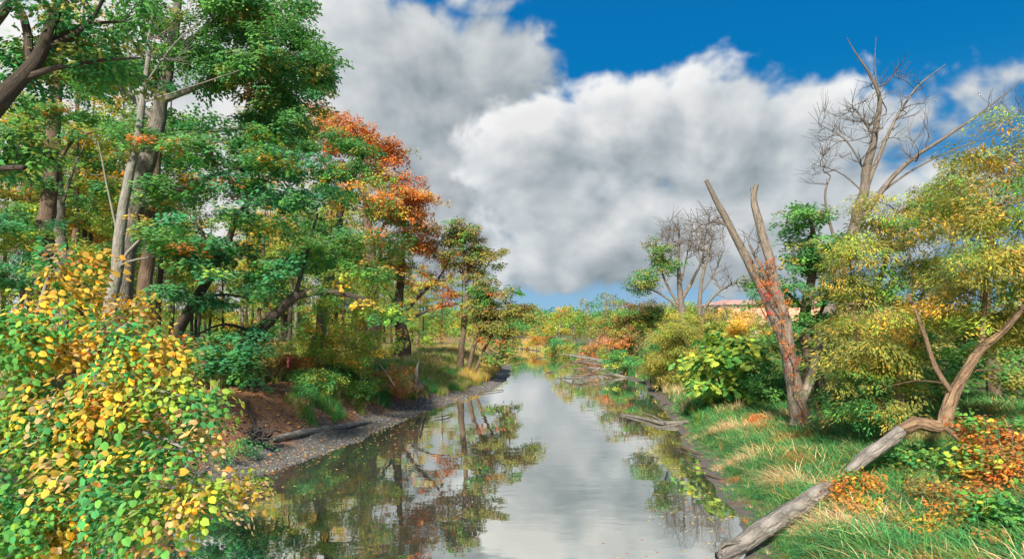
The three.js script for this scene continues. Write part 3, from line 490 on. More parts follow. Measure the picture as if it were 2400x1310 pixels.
const onG = (px, py, r, lift = 0) => {                         // where the line of sight meets the ground, raised by its own radius
  let lo = 3, hi = 130; for (let i = 0; i < 400; i++) { const D = 3 + i * .3, p = at(px, py, D); if (p.y < groundH(p.x, D)) { hi = D; lo = D - .3; break; } } for (let i = 0; i < 12; i++) { const D = (lo + hi) / 2, p = at(px, py, D); p.y < groundH(p.x, D) ? hi = D : lo = D; }
  const p = at(px, py, hi); p.y += r * .75 + lift; return [p, r];
};
const onW = (px, py, r, lift = 0) => { const D = (EYE - lift) * F / (py - HORIZON), p = at(px, py, D); return [V(p.x, lift, p.z), r]; };
log('shore_log', 'long grey log lying along the gravel below the cut bank', 'log', BARK.drift, [[onG(640, 1035, .1), onG(720, 1018, .12), onG(800, 1005, .11), onG(868, 992, .07)]]);
log('stump', 'splintered grey snag leaning up in the meadow grass', 'stump', BARK.drift, [[onG(985, 915, .16), [at(975, 890, 32.5), .13], [at(978, 860, 32.5), .06], [at(983, 845, 32.4), .015]], [onG(1000, 908, .07), [at(985, 895, 32.4), .05]], [onG(958, 905, .06), [at(972, 890, 32.4), .04]]]);
{
  const b = onG(606, 1050, .1)[0], g = thing('root_mass', 'tangled black root mass lying on the gravel shore', 'roots', b), r = rngOf(31);
  for (let i = 0; i < 46; i++) { const a = r() * 6.28, e = (r() - .15) * 1.3, L = .28 + .4 * r(), d = V(Math.cos(a) * Math.cos(e), Math.sin(e) * .9, Math.sin(a) * Math.cos(e)), s = V((r() - .5) * .5, .05 + r() * .45, (r() - .5) * .4); part('root', tube([s, s.clone().addScaledVector(d, L * .5), s.clone().addScaledVector(d, L).add(V((r() - .5) * .2, -.1 * r(), (r() - .5) * .2))], [.035, .024, .008], { sides: 5 }), BARK.black, g); }
}
log('exposed_root', 'pale exposed root forking out of the dirt slope', 'root', BARK.warm, [[onG(615, 915, .05, .05), onG(650, 922, .05, .12), onG(690, 930, .04, .12), onG(722, 945, .02, .05)], [onG(668, 926, .035, .1), onG(676, 940, .03, .05), onG(690, 952, .015)]]);
log('exposed_root', 'dark twisted root below the leaning maple, running down the dirt slope', 'root', BARK.dark, [[onG(580, 950, .05, .1), onG(590, 990, .05, .05), onG(604, 1020, .04), onG(610, 1040, .02)]]);
log('exposed_root', 'thin brown root near the yellow-leaved tree on the dirt slope', 'root', BARK.brown, [[onG(480, 990, .04, .05), onG(510, 1005, .035, .04), onG(545, 1012, .02)]]);
{
  const p = at(674, 850, 24.8), g = thing('marker_ribbon', 'pink marker ribbon hanging on the left bank bush', 'ribbon', p); const pts = []; for (let i = 0; i <= 10; i++) pts.push(.012 * Math.sin(i), .16 - i * .032, .01 * Math.cos(i * 1.3));
  const P = [], I = []; for (let i = 0; i <= 10; i++) { P.push(pts[i * 3] - .03, pts[i * 3 + 1], pts[i * 3 + 2], pts[i * 3] + .03, pts[i * 3 + 1] - .01, pts[i * 3 + 2] + .01); if (i) { const a = i * 2 - 2; I.push(a, a + 1, a + 2, a + 1, a + 3, a + 2); } }
  const q = new THREE.BufferGeometry(); q.setAttribute('position', new THREE.Float32BufferAttribute(P, 3)); q.setIndex(I); q.computeVertexNormals();
  part('ribbon_tail', q, new THREE.MeshStandardMaterial({ color: new THREE.Color().setRGB(.8, .16, .28), roughness: .6, side: THREE.DoubleSide }), g);
  part('ribbon_knot', tube([V(-.03, .17, 0), V(.03, .18, .02)], [.03, .025], { sides: 6 }), new THREE.MeshStandardMaterial({ color: new THREE.Color().setRGB(.8, .16, .28), roughness: .6 }), g);
}

// ------------------------------------------------------------------ right bank
tree({ name: 'dead_tree', label: 'dead forked trunk with two broken tops, orange creeper climbing it', bark: BARK.dead, twig: .012, limbName: 'stem', rough: .2,
  stems: [[G(1880, 21, .264), ...S([1868, 930, 21, .238], [1850, 830, 21, .211], [1815, 740, 21, .194], [1775, 655, 21, .150], [1730, 560, 21, .123], [1690, 490, 21, .097], [1655, 422, 21, .066])],
    S([1855, 860, 21, .176], [1842, 770, 20.9, .176], [1822, 680, 20.9, .167], [1798, 590, 20.9, .150], [1778, 520, 20.9, .132], [1768, 470, 20.9, .106], [1775, 432, 20.9, .062]), S([1770, 480, 20.9, .079], [1762, 440, 20.9, .053]), S([1808, 690, 20.9, .079], [1790, 640, 20.8, .066], [1757, 573, 20.8, .044]), S([1860, 1000, 20.9, .141], [1895, 900, 21.2, .150], [1920, 820, 21.4, .123], [1930, 760, 21.5, .070])],
  blobs: [B(1665, 520, 21, 40, 50, .5, { spray: null, n: 9, twigs: 3 }), B(1760, 590, 20.8, 35, 40, .4, { spray: null, n: 6, twigs: 2 })] });
{
  const g = thing('climbing_vine', 'orange and red creeper leaves climbing the dead forked trunk', 'vine', gy(at(1885, 1000, 20.8))), r = rngOf(71), list = [], stemPts = [];
  const path = spline(S([1880, 985, 20.7, 1], [1865, 900, 20.6, 1], [1845, 800, 20.6, 1], [1820, 715, 20.6, 1], [1800, 660, 20.6, 1], [1780, 610, 20.6, 1]), .1).pts;
  for (let i = 0; i < 95; i++) { const f = Math.pow(r(), .75), p = path[Math.floor(f * (path.length - 1))].clone(); const w = .25 + .35 * sstep(.35, .6, f); p.add(V((r() - .5) * w * 1.3, (r() - .5) * .2, (r() - .1) * w * .8)); p.sub(g.position); list.push({ p, yaw: r() * 6.28, tilt: (r() - .5) * 1.6, roll: (r() - .5) * 1.6, s: .34 + .25 * r(), c: PAL.vinered(p, r) }); }
  scatter('foliage', SPRAY.vine, list, g);
  part('stem', tube(path.map((p, i) => p.clone().add(V(.06 * Math.sin(i * .5), 0, .12)).sub(g.position)), path.map(() => .02), { sides: 5 }), BARK.rust, g);
}
tree({ name: 'ash_tree', label: 'fresh green young tree right behind the dead forked trunk', bark: BARK.brown, k: 7, low: 1.5, twig: .012, stems: [[G(1908, 23.5, .26), ...S([1896, 870, 23.5, .22], [1890, 740, 23.5, .18], [1902, 640, 23.5, .14], [1908, 550, 23.5, .09], [1890, 480, 23.5, .03])], S([1893, 800, 23.5, .08], [1930, 720, 23.3, .06], [1960, 660, 23.2, .03]), S([1891, 730, 23.5, .07], [1850, 690, 23.3, .05], [1820, 660, 23.2, .02])],
  blobs: [B(1890, 510, 23.4, 55, 48, 1, { lai: 5.44 }), B(1880, 600, 23.4, 70, 60, 1.3, { lai: 5.44 }), B(1945, 590, 23.6, 50, 70, 1.2, { lai: 4.80 }), B(1850, 690, 23.3, 50, 45, 1, { lai: 3.84 }), B(1940, 700, 23.4, 60, 60, 1.2, { lai: 4.80 }), B(1870, 800, 23.8, 60, 60, 1.2, { lai: 4.80 }), B(1950, 820, 23.6, 60, 60, 1.2, { lai: 4.80 }), B(1780, 680, 24, 50, 30, .8, { lai: 3.20 })].map((b) => ({ ...b, spray: 'maple', s: .8, pal: PAL.ash })) });
tree({ name: 'bare_sycamore', label: 'tall leafless tree with forked crown standing against the blue sky', bark: BARK.dead, twig: .012, seg: .5, low: 5, stems: [[G(1895, 28, .330), ...S([1930, 780, 28, .277], [1980, 600, 28, .238], [2018, 480, 28, .205], [2038, 380, 28, .165], [2058, 280, 28, .119], [2062, 225, 28, .086], [2040, 175, 28, .053], [2010, 130, 28, .033], [1986, 88, 28, .013])],
  S([2022, 470, 28, .119], [2060, 370, 28, .092], [2095, 290, 28, .066], [2150, 205, 28, .040], [2218, 150, 28, .013]), S([1990, 570, 28, .145], [2050, 470, 27.6, .119], [2130, 380, 27.2, .086], [2220, 320, 26.8, .059], [2320, 250, 26.4, .036], [2400, 185, 26, .017]), S([2050, 465, 27.6, .053], [2130, 405, 27.4, .040], [2250, 345, 27, .026], [2390, 300, 26.6, .013]), S([2060, 235, 28, .040], [2052, 150, 28, .023], [2055, 85, 28, .008]), S([2050, 320, 28, .053], [2025, 280, 28, .036], [2000, 250, 28, .020]), S([2032, 410, 28, .046], [1985, 330, 28, .030], [1920, 290, 28, .013]), S([2025, 450, 28, .040], [1970, 405, 28, .026], [1905, 385, 28, .013]), S([1975, 620, 28, .066], [1945, 520, 27.9, .059], [1935, 450, 27.8, .046], [1948, 412, 27.8, .033])],
  blobs: [B(1985, 310, 28, 75, 80, 1.4, { spray: null, n: 56, twigs: 4 }), B(2085, 230, 28, 80, 80, 1.4, { spray: null, n: 40, twigs: 3 }), B(1930, 400, 28, 45, 60, 1, { spray: null, n: 18, twigs: 4 }), B(2150, 330, 27, 90, 60, 1, { spray: null, n: 16, twigs: 3 }), B(2330, 260, 26.4, 70, 40, 1, { spray: null, n: 10, twigs: 3 })] });
const upright = (b) => ({ ...b, lai: b.lai * 1.5, spray: 'elder', pal: b.pal ?? PAL.elder });
tree({ name: 'fallen_box_elder', label: 'fallen tree: grey log over the waterline with a live forked trunk and yellow-green crown', bark: BARK.warm, twig: .011, k: 7, low: 1.6, rough: .18,
  stems: [[onG(2098, 1026, .05, .22), [at(2115, 1010, 14.6), .13], ...S([2150, 992, 14.6, .148], [2205, 1000, 14.6, .148], [2222, 965, 14.6, .155], [2238, 920, 14.6, .133], [2265, 870, 14.5, .111], [2300, 820, 14.4, .096], [2350, 780, 14.2, .074], [2420, 700, 14, .044])],
    S([2236, 925, 14.6, .074], [2205, 880, 14.6, .059], [2185, 840, 14.7, .052], [2160, 760, 14.8, .044], [2130, 690, 15, .030]), S([2218, 998, 14.6, .104], [2255, 1030, 14.3, .074], [2290, 1055, 14.1, .030]), S([2222, 992, 14.55, .074], [2265, 1015, 14.2, .052], [2305, 1035, 14, .015]), S([2290, 868, 14.4, .026], [2340, 866, 14.2, .018], [2370, 868, 14.1, .009]), S([2212, 898, 14.5, .026], [2150, 892, 14.3, .018], [2090, 905, 14.1, .009]), S([2300, 820, 14.4, .067], [2310, 700, 14.6, .052], [2330, 560, 15, .033], [2370, 420, 15.5, .015])],
  blobs: [B(2250, 750, 15.6, 140, 55, 1.1, { lai: 2.6 }), B(2300, 640, 15, 130, 75, 1.5, { lai: 2.8 }), B(2340, 480, 15.4, 110, 95, 1.6, { lai: 2.7 }), B(2385, 330, 15.8, 55, 70, 1.2, { lai: 2.6 }), B(2385, 770, 15.2, 50, 50, .8, { lai: 2.6 }), B(2390, 560, 14.6, 60, 110, 1.2, { lai: 2.6 })].map(upright) });
log('fallen_log', 'weathered grey log running from the grass down into the water', 'log', BARK.drift, [[[at(1690, 1310, 11.6), .12], [at(1740, 1275, 11.9), .16], [at(1800, 1235, 12.3), .175], [at(1870, 1190, 12.9), .18], [at(1930, 1152, 13.5), .17], [at(1962, 1142, 14.1), .13], [at(1985, 1140, 14.6), .08]], [[at(1738, 1272, 11.8), .05], [at(1715, 1272, 11.7), .045], [at(1688, 1280, 11.6), .035], [at(1692, 1300, 11.6), .03]], [[at(1745, 1285, 11.7), .05], [at(1715, 1300, 11.5), .03], [at(1680, 1316, 11.4), .02]]]);
log('fallen_log', 'upper grey log piece rising from the weeds to the bent live trunk', 'log', BARK.drift, [[[at(1958, 1146, 14.0), .07], [at(1984, 1114, 14.05), .115], [at(2020, 1080, 14.2), 0.136], [at(2070, 1045, 14.4), 0.140], [at(2112, 1012, 14.6), 0.136]]]);
tree({ name: 'box_elder', label: 'yellow-green feathery tree between the bare tall tree and the right edge', bark: BARK.warm, twig: .011, k: 7, low: 1.5, stems: [[G(2110, 19, .17), ...S([2095, 880, 19, .14], [2050, 780, 19, .12], [2040, 720, 19, .1], [2075, 620, 19, .06], [2100, 500, 19, .03])], S([2070, 830, 19, .07], [2140, 740, 18.8, .055], [2190, 620, 18.8, .03]), S([2044, 740, 19, .05], [2005, 680, 19, .04], [1990, 600, 19, .02])],
  blobs: [B(2090, 530, 19, 75, 85, 1.5, { lai: 2.5 }), B(2190, 500, 19.4, 90, 75, 1.6, { lai: 2.6 }), B(2130, 650, 18.8, 110, 75, 1.6, { lai: 2.6 }), B(2005, 590, 19, 55, 75, 1.3, { lai: 2.6 }), B(2020, 700, 18.8, 60, 55, 1.2, { lai: 2.4 }), B(2250, 420, 19.6, 70, 55, 1.3, { lai: 2.3 })].map(upright) });
tree({ name: 'box_elder', label: 'low yellow-green branches spreading over the grass right of the dead trunk', bark: BARK.warm, twig: .009, k: 7, low: .8, limbName: 'stem', stems: [[G(2075, 17.2, .12), ...S([2065, 930, 17.2, .1], [2030, 860, 17, .08], [2010, 790, 17, .05], [2000, 730, 17, .02])], S([2060, 920, 17.2, .07], [2110, 860, 17, .055], [2150, 800, 16.8, .03])],
  blobs: [B(2080, 790, 17, 100, 55, 1.3, { lai: 2.4 }), B(2000, 830, 17.4, 60, 60, 1.2, { lai: 2.3 }), B(2010, 910, 17.2, 75, 45, 1, { lai: 2.4, pal: PAL.elderDark }), B(2120, 880, 17, 80, 36, 1, { lai: 1.8 }), B(2060, 970, 16.6, 80, 35, .8, { lai: 2.2, pal: PAL.elderDark }), B(1990, 750, 17.4, 55, 50, 1, { lai: 2.2 })].map(upright) });
tree({ name: 'box_elder', label: 'darker tree behind the crowns at the right edge', bark: BARK.brown, twig: .012, k: 7, low: 2, stems: [[G(2330, 22, .2), ...S([2320, 800, 22, .18], [2310, 640, 22, .13], [2330, 480, 22, .06]), ]], blobs: [B(2310, 700, 22, 140, 120, 1.6, { lai: 2.4 }), B(2200, 780, 22, 130, 90, 1.6, { lai: 2.6 }), B(2350, 880, 20, 90, 80, 1.4, { lai: 3 }), B(2180, 920, 20, 110, 60, 1.4, { lai: 3 }), B(2060, 840, 22, 90, 90, 1.6, { lai: 2.6 })].map((b) => ({ ...b, spray: 'maple', s: .9, pal: PAL.elderDark })) });
bush({ px: 1712, py: 850, D: 28, rx: 122, ry: 98, rz: 2, name: 'catalpa', label: 'large-leaved bright green shrub tree on the right bank left of the dead trunk', category: 'shrub', pal: PAL.catalpa, spray: 'catalpa', lai: 5, k: 5, leafy: 1, bark: BARK.brown, stemsN: 6, pieces: { kind: 'heart', n: 220, size: .24, cols: ['green', 'ygreen', 'lime', 'ygreen', 'deep'] } });
bush({ px: 1800, py: 890, D: 26.5, rx: 60, ry: 45, rz: 1.1, label: 'dark green undergrowth bush at the foot of the large-leaved shrub tree', pal: PAL.darkbush, lai: 3.4, spray: 'bush' });
bush({ px: 1725, py: 760, D: 36, rx: 26, ry: 40, rz: .8, name: 'sapling', label: 'small bright yellow sapling in front of the distant building', pal: palette([['yellow', 1]], 1, 1), lai: 3, spray: 'bush' });
tree({ name: 'olive_tree', label: 'feathery pale olive tree leaning over the bank left of the large-leaved shrub', bark: BARK.twig, twig: .01, k: 7, low: .5, limbName: 'stem', stems: [[G(1640, 40, .14), ...S([1625, 850, 40, .11], [1600, 800, 40, .07], [1575, 750, 40, .03])], [G(1650, 40, .12), ...S([1660, 830, 40, .09], [1650, 760, 40, .04])]], blobs: [B(1590, 790, 40, 70, 55, 2, { lai: 3.2 }), B(1650, 770, 40, 55, 45, 1.8, { lai: 3 }), B(1600, 860, 39.5, 75, 45, 1.8, { lai: 3.2 }), B(1560, 845, 40, 40, 45, 1.5, { lai: 3 })].map((b) => ({ ...b, spray: 'elder', s: 1.25, pal: PAL.feather })) });
bush({ px: 1522, py: 855, D: 45, rx: 46, ry: 38, rz: 1.5, label: 'dense round dark green bush at the water on the right bank', pal: PAL.darkbush, lai: 4.5, spray: 'oak' });
bush({ px: 1455, py: 855, D: 54, rx: 30, ry: 30, rz: 1.2, label: 'blue-green bush right beside the driftwood pile', pal: PAL.ivy, lai: 4, spray: 'oak' });
tree({ name: 'rusty_tree', label: 'rust-brown leaved tree behind the driftwood pile', bark: BARK.brown, k: 6, low: 1.2, stems: [[G(1480, 62, .2), ...S([1475, 800, 62, .17], [1468, 740, 62, .1], [1460, 700, 62, .04])]], blobs: [B(1455, 790, 62, 45, 45, 2, { lai: 3.2, pal: PAL.pinkbush }), B(1500, 750, 62, 45, 40, 2, { lai: 3 }), B(1450, 735, 62, 45, 35, 2, { lai: 2.4 }), B(1545, 740, 63, 50, 40, 2, { lai: 2.6 }), B(1500, 810, 61, 40, 40, 1.8, { lai: 3 })].map((b) => ({ pal: PAL.brownish, ...b, spray: 'mapleFar' })) });
tree({ name: 'half_bare_tree', label: 'half-bare tree with leafy left side and bare upper crown behind the right bank', bark: BARK.dead, twig: .015, seg: .7, low: 3, stems: [[G(1600, 56, .326), ...S([1598, 740, 56, .286], [1596, 690, 56, .245], [1590, 620, 56, .150], [1592, 560, 56, .082], [1588, 505, 56, .020])], S([1600, 700, 56, .163], [1625, 655, 56, .129], [1645, 610, 56, .082], [1655, 550, 56, .034]), S([1592, 715, 56, .136], [1560, 660, 56, .095], [1545, 600, 56, .054], [1535, 560, 56, .020]), S([1590, 720, 56, .109], [1550, 690, 56, .075], [1505, 670, 56, .034]), S([1597, 660, 56, .088], [1612, 590, 56, .054], [1620, 520, 56, .020])],
  blobs: [B(1590, 560, 56, 48, 58, 2, { spray: null, n: 110, twigs: 4, tl: 1.6 }), B(1645, 570, 56, 30, 60, 1.6, { spray: null, n: 45, twigs: 4, tl: 1.6 }), B(1545, 590, 56, 32, 36, 1.4, { lai: 3.2 }), B(1520, 645, 56, 34, 26, 1.4, { lai: 4 }), B(1560, 630, 56, 22, 34, 1.2, { lai: 2.6 }), B(1505, 675, 56, 26, 16, 1.2, { lai: 2.6 })].map((b) => ({ spray: 'mapleFar', pal: PAL.elderDark, ...b })) });
tree({ name: 'bare_tree', label: 'leafless reddish-grey tree just right of the half-bare tree', bark: BARK.dead, twig: .015, seg: .7, low: 3, stems: [[G(1642, 52, .210), ...S([1641, 720, 52, .175], [1645, 660, 52, .126], [1660, 600, 52, .084], [1665, 540, 52, .042], [1662, 490, 52, .014])], S([1643, 690, 52, .077], [1675, 640, 52, .056], [1700, 580, 52, .021]), S([1650, 640, 52, .070], [1635, 580, 52, .042], [1630, 520, 52, .014])], blobs: [B(1660, 560, 52, 42, 65, 1.8, { spray: null, n: 90, twigs: 4, tl: 1.5 })] });
tree({ name: 'bent_dead_tree', label: 'bent bleached dead tree drooping in front of the distant building', bark: BARK.drift, twig: .014, seg: .5, low: 1.5, stems: [[G(1628, 44, .16), ...S([1645, 790, 44, .14], [1655, 720, 44, .11], [1690, 680, 44, .08], [1745, 655, 44, .03])], S([1650, 745, 44, .09], [1680, 715, 43.8, .07], [1700, 720, 43.6, .045], [1705, 750, 43.5, .02]), S([1690, 680, 44, .05], [1670, 640, 44, .03], [1660, 600, 44, .012])], blobs: [B(1700, 660, 44, 45, 40, 1.2, { spray: null, n: 18, twigs: 4 }), B(1685, 730, 43.7, 30, 25, 1, { spray: null, n: 14, twigs: 4 })] });
// the wooded far bank, tree by tree
[[1275, 118, 750, 48, 'woods', 'pale green tree at the far river bend'], [1310, 108, 722, 30, 'woodsWarm', 'golden tree at the far river bend'], [1350, 98, 705, 44, 'woodsWarm', 'yellow-orange crowned tree on the far right bank'], [1385, 94, 700, 34, 'ash', 'narrow green tree on the far right bank beside the yellow-orange crown'], [1425, 88, 692, 30, 'elderDark', 'tall thin olive tree with a gap in its crown on the far right bank'], [1400, 80, 745, 50, 'feather', 'rounded pale olive tree behind the fallen tangle on the right bank'], [1590, 72, 700, 50, 'woods', 'yellow-green tree behind the half-bare tree'], [1690, 66, 705, 45, 'woodsWarm', 'yellowing tree left of the distant building'], [1660, 74, 710, 40, 'woods', 'lime green tree behind the leafless reddish tree'], [1800, 70, 640, 80, 'ash', 'green tree far behind the dead forked trunk'], [1950, 60, 640, 90, 'elder', 'olive tree far behind the fresh green young tree'], [1240, 128, 765, 40, 'woods', 'lime tree beyond the end of the river'], [1195, 136, 760, 40, 'ash', 'dark green tree beyond the end of the river behind the three-stemmed tree'], [2120, 58, 620, 110, 'elder', 'tall yellow-green tree far behind the right crowns']]
  .forEach(([px, D, top, w, pal, label]) => {
    const f = G(px, D, .26), t = at(px, top, D), h = t.y - f[0].y, wm = w * D / F, r = rngOf(px), tx = (r() - .5) * wm * .7;
    tree({ name: 'far_tree', label, group: 'trees along the far right bank', bark: BARK.dead, twig: .02, seg: .8, k: 6, low: h * .25, rough: .05, stems: [[f, [V(f[0].x + tx * .4, f[0].y + h * .4, f[0].z), .2], [V(f[0].x + tx, f[0].y + h * .95, f[0].z), .04]], [[V(f[0].x + tx * .35, f[0].y + h * .35, f[0].z), .09], [V(f[0].x - tx - wm * .3, f[0].y + h * .7, f[0].z + .4), .03]]],
      blobs: [{ c: V(f[0].x + tx * .6, f[0].y + h * .78, f[0].z), r: V(wm * .62, h * .2, wm * .6), lai: 2.4 }, { c: V(f[0].x - wm * .35, f[0].y + h * .52, f[0].z), r: V(wm * .5, h * .18, wm * .6), lai: 1.7 }, { c: V(f[0].x + wm * .4, f[0].y + h * .45, f[0].z), r: V(wm * .5, h * .18, wm * .6), lai: 1.7 }].map((b) => ({ ...b, spray: 'far', s: .8, pal: PAL[pal] })) });
  });
[[1256, 116, 26, 16, 'yellowbush', 'golden shrub at the far river bend'], [1282, 112, 26, 18, 'rusty', 'orange shrub at the far bend above the sandy spit'], [1290, 100, 20, 20, 'darkbush', 'dark shrub above the sandy spit'], [1318, 94, 30, 22, 'darkbush', 'large dark shrub on the far right bank'], [1300, 96, 20, 16, 'yellowbush', 'yellow-tipped shrub between the dark shrubs of the far bank'], [1345, 86, 28, 20, 'feather', 'pale green round shrub behind the far end of the driftwood'], [1368, 80, 18, 20, 'darkbush', 'small dark shrub behind the driftwood pile'], [1390, 76, 26, 26, 'pinkbush', 'pinkish-brown shrub behind the driftwood pile'], [1425, 70, 20, 24, 'catalpa', 'fresh green shrub left of the rust-brown tree'], [1440, 62, 18, 18, 'rusty', 'low rust shrub at the end of the driftwood pile'], [1760, 40, 60, 60, 'elderDark', 'green thicket behind the large-leaved shrub'], [1560, 50, 60, 60, 'ash', 'green thicket behind the dense round dark bush'], [1900, 32, 90, 80, 'elderDark', 'shady thicket behind the dead forked trunk'], [2050, 27, 100, 70, 'elderDark', 'shady thicket behind the low yellow-green branches']]
  .forEach(([px, D, w, h, pal, label]) => { const g0 = at(px, 800, D), y = groundH(g0.x, D), py = HORIZON - (y + h * D / F * .75 - EYE) / D * F; bush({ px, py, D, rx: w, ry: h, label, group: 'shrubs along the right bank', pal: PAL[pal], lai: 3.2, spray: 'mapleFar', s: D > 60 ? 1 : .8, k: 6 }); });
{
  const r = rngOf(404), list = []; for (let i = 0; i < 9000; i++) { const D = 142 + 70 * r(), x = -170 + 340 * r(), h = .6 * (6 + 6 * N3(x * .05, D * .05, 3) + 3 * N3(x * .2, D * .1, 8)) * Math.pow(r(), .55); list.push({ p: V(x, groundH(x, D) + .5 + h, -D), yaw: r() * 6.28, tilt: (r() - .5), roll: (r() - .5), s: 1.3 + r(), c: PAL[N3(x * .08, 2, D * .03) > .1 ? 'woodsWarm' : 'ash'](V(x, h, D), r) }); }
  tag(scatter('distant_forest', SPRAY.far, list, scene), 'far green and gold wood along the horizon', 'forest', null, 'stuff');
}
// near right undergrowth
bush({ px: 2350, py: 1005, D: 12.8, rx: 75, ry: 65, rz: .8, label: 'orange-leaved bramble in front of the broken splinters at the right edge', pal: PAL.vinewarm, lai: 2.6, spray: 'vine', k: 8, stemsN: 6 });
bush({ px: 2170, py: 1085, rx: 80, ry: 40, rz: .8, label: 'dark green weeds under the bent live trunk', pal: PAL.ivy, lai: 3, spray: 'vine', k: 8, stemsN: 5 });
bush({ px: 2320, py: 1110, rx: 110, ry: 60, rz: .8, label: 'yellow and green broad-leaved bramble at the right edge', pal: PAL.yellowbush, lai: 2.4, spray: 'vine', s: 1.2, k: 7, leafy: 1, stemsN: 6, pieces: { kind: 'heart', n: 120, size: .11, cols: ['yellow', 'lime', 'gold', 'green'] } });
bush({ px: 2350, py: 1220, rx: 80, ry: 70, rz: .7, label: 'green ivy-like bramble in the lower right corner', pal: PAL.ivy, lai: 2.6, spray: 'vine', k: 7, stemsN: 5 });
bush({ px: 2040, py: 1185, rx: 75, ry: 38, rz: .7, label: 'low gold and orange leafy patch beside the grey log', pal: palette([['gold', .4], ['orange', .25], ['ygreen', .3], ['rust', .1]], .5, 3), lai: 3.4, spray: 'small', s: .9, k: 8, stemsN: 6 });
bush({ px: 2235, py: 1180, rx: 80, ry: 50, rz: .7, label: 'rust-coloured tangled weeds left of the ivy-like bramble', pal: PAL.rusty, lai: 2, spray: 'small', k: 7, stemsN: 6 });
bush({ px: 1982, py: 1130, D: 13.3, rx: 45, ry: 26, rz: .35, label: 'small orange weeds between the two grey log pieces', pal: PAL.vinewarm, lai: 3.4, spray: 'small', k: 6 });
bush({ px: 2250, py: 1270, rx: 60, ry: 35, rz: .5, label: 'straw and orange weeds at the bottom right edge', pal: PAL.vinewarm, lai: 1.8, spray: 'small', k: 6 });
log('dead_stake', 'short red-brown dead stake standing right of the dead trunk', 'stake', BARK.rust, [[G(1925, 20, .06), [at(1925, 980, 20), .055], [at(1915, 945, 20), .04], [at(1910, 935, 20), .02]]]);
bush({ px: 2360, py: 830, D: 30, rx: 110, ry: 60, rz: 2, label: 'green thicket far behind the forked live trunk at the right edge', pal: PAL.elderDark, lai: 3, spray: 'mapleFar' });
bush({ px: 2200, py: 830, D: 34, rx: 120, ry: 60, rz: 2, label: 'olive thicket far behind the fork of the live trunk', pal: PAL.elder, lai: 3, spray: 'mapleFar' });
bush({ px: 1800, py: 775, D: 52, rx: 90, ry: 34, rz: 2, label: 'green thicket hiding the lower wall of the distant building', pal: PAL.elder, lai: 3.4, spray: 'mapleFar' });
bush({ px: 1690, py: 780, D: 50, rx: 60, ry: 30, rz: 2, label: 'yellow-green thicket in front of the distant building by the bent dead tree', pal: PAL.woods, lai: 3.2, spray: 'mapleFar' });
bush({ px: 2150, py: 1150, rx: 60, ry: 34, rz: .6, label: 'mixed green and yellow weeds just below the bent live trunk', pal: PAL.yellowbush, lai: 2, spray: 'small', k: 6 });
bush({ px: 2120, py: 1230, rx: 50, ry: 24, rz: .5, label: 'sparse orange weeds in the lush bottom grass', pal: PAL.vinewarm, lai: 1.2, spray: 'small', k: 5 });
[[2300, 1180, 50, 40, 'vinewarm', 'tangled orange stems and leaves between the bramble and the ivy', 1.8], [2385, 1120, 40, 60, 'rusty', 'rust-coloured bramble against the right edge', 2.2], [2380, 1290, 50, 30, 'rusty', 'brown dry weeds in the bottom right corner', 2], [2190, 1230, 45, 30, 'yellowbush', 'yellow weeds in the grass near the bottom right', 1.6], [2255, 1075, 55, 40, 'ivy', 'dark green leaves below the broken splinters', 2.6], [1760, 985, 40, 24, 'vinewarm', 'little orange-tipped weeds in the grass left of the dead trunk', .8]]
  .forEach(([px, py, rx, ry, pal, label, lai]) => bush({ px, py, rx, ry, rz: .5, label, pal: PAL[pal], lai, spray: pal === 'ivy' ? 'vine' : 'small', k: 6, stemsN: 5 }));
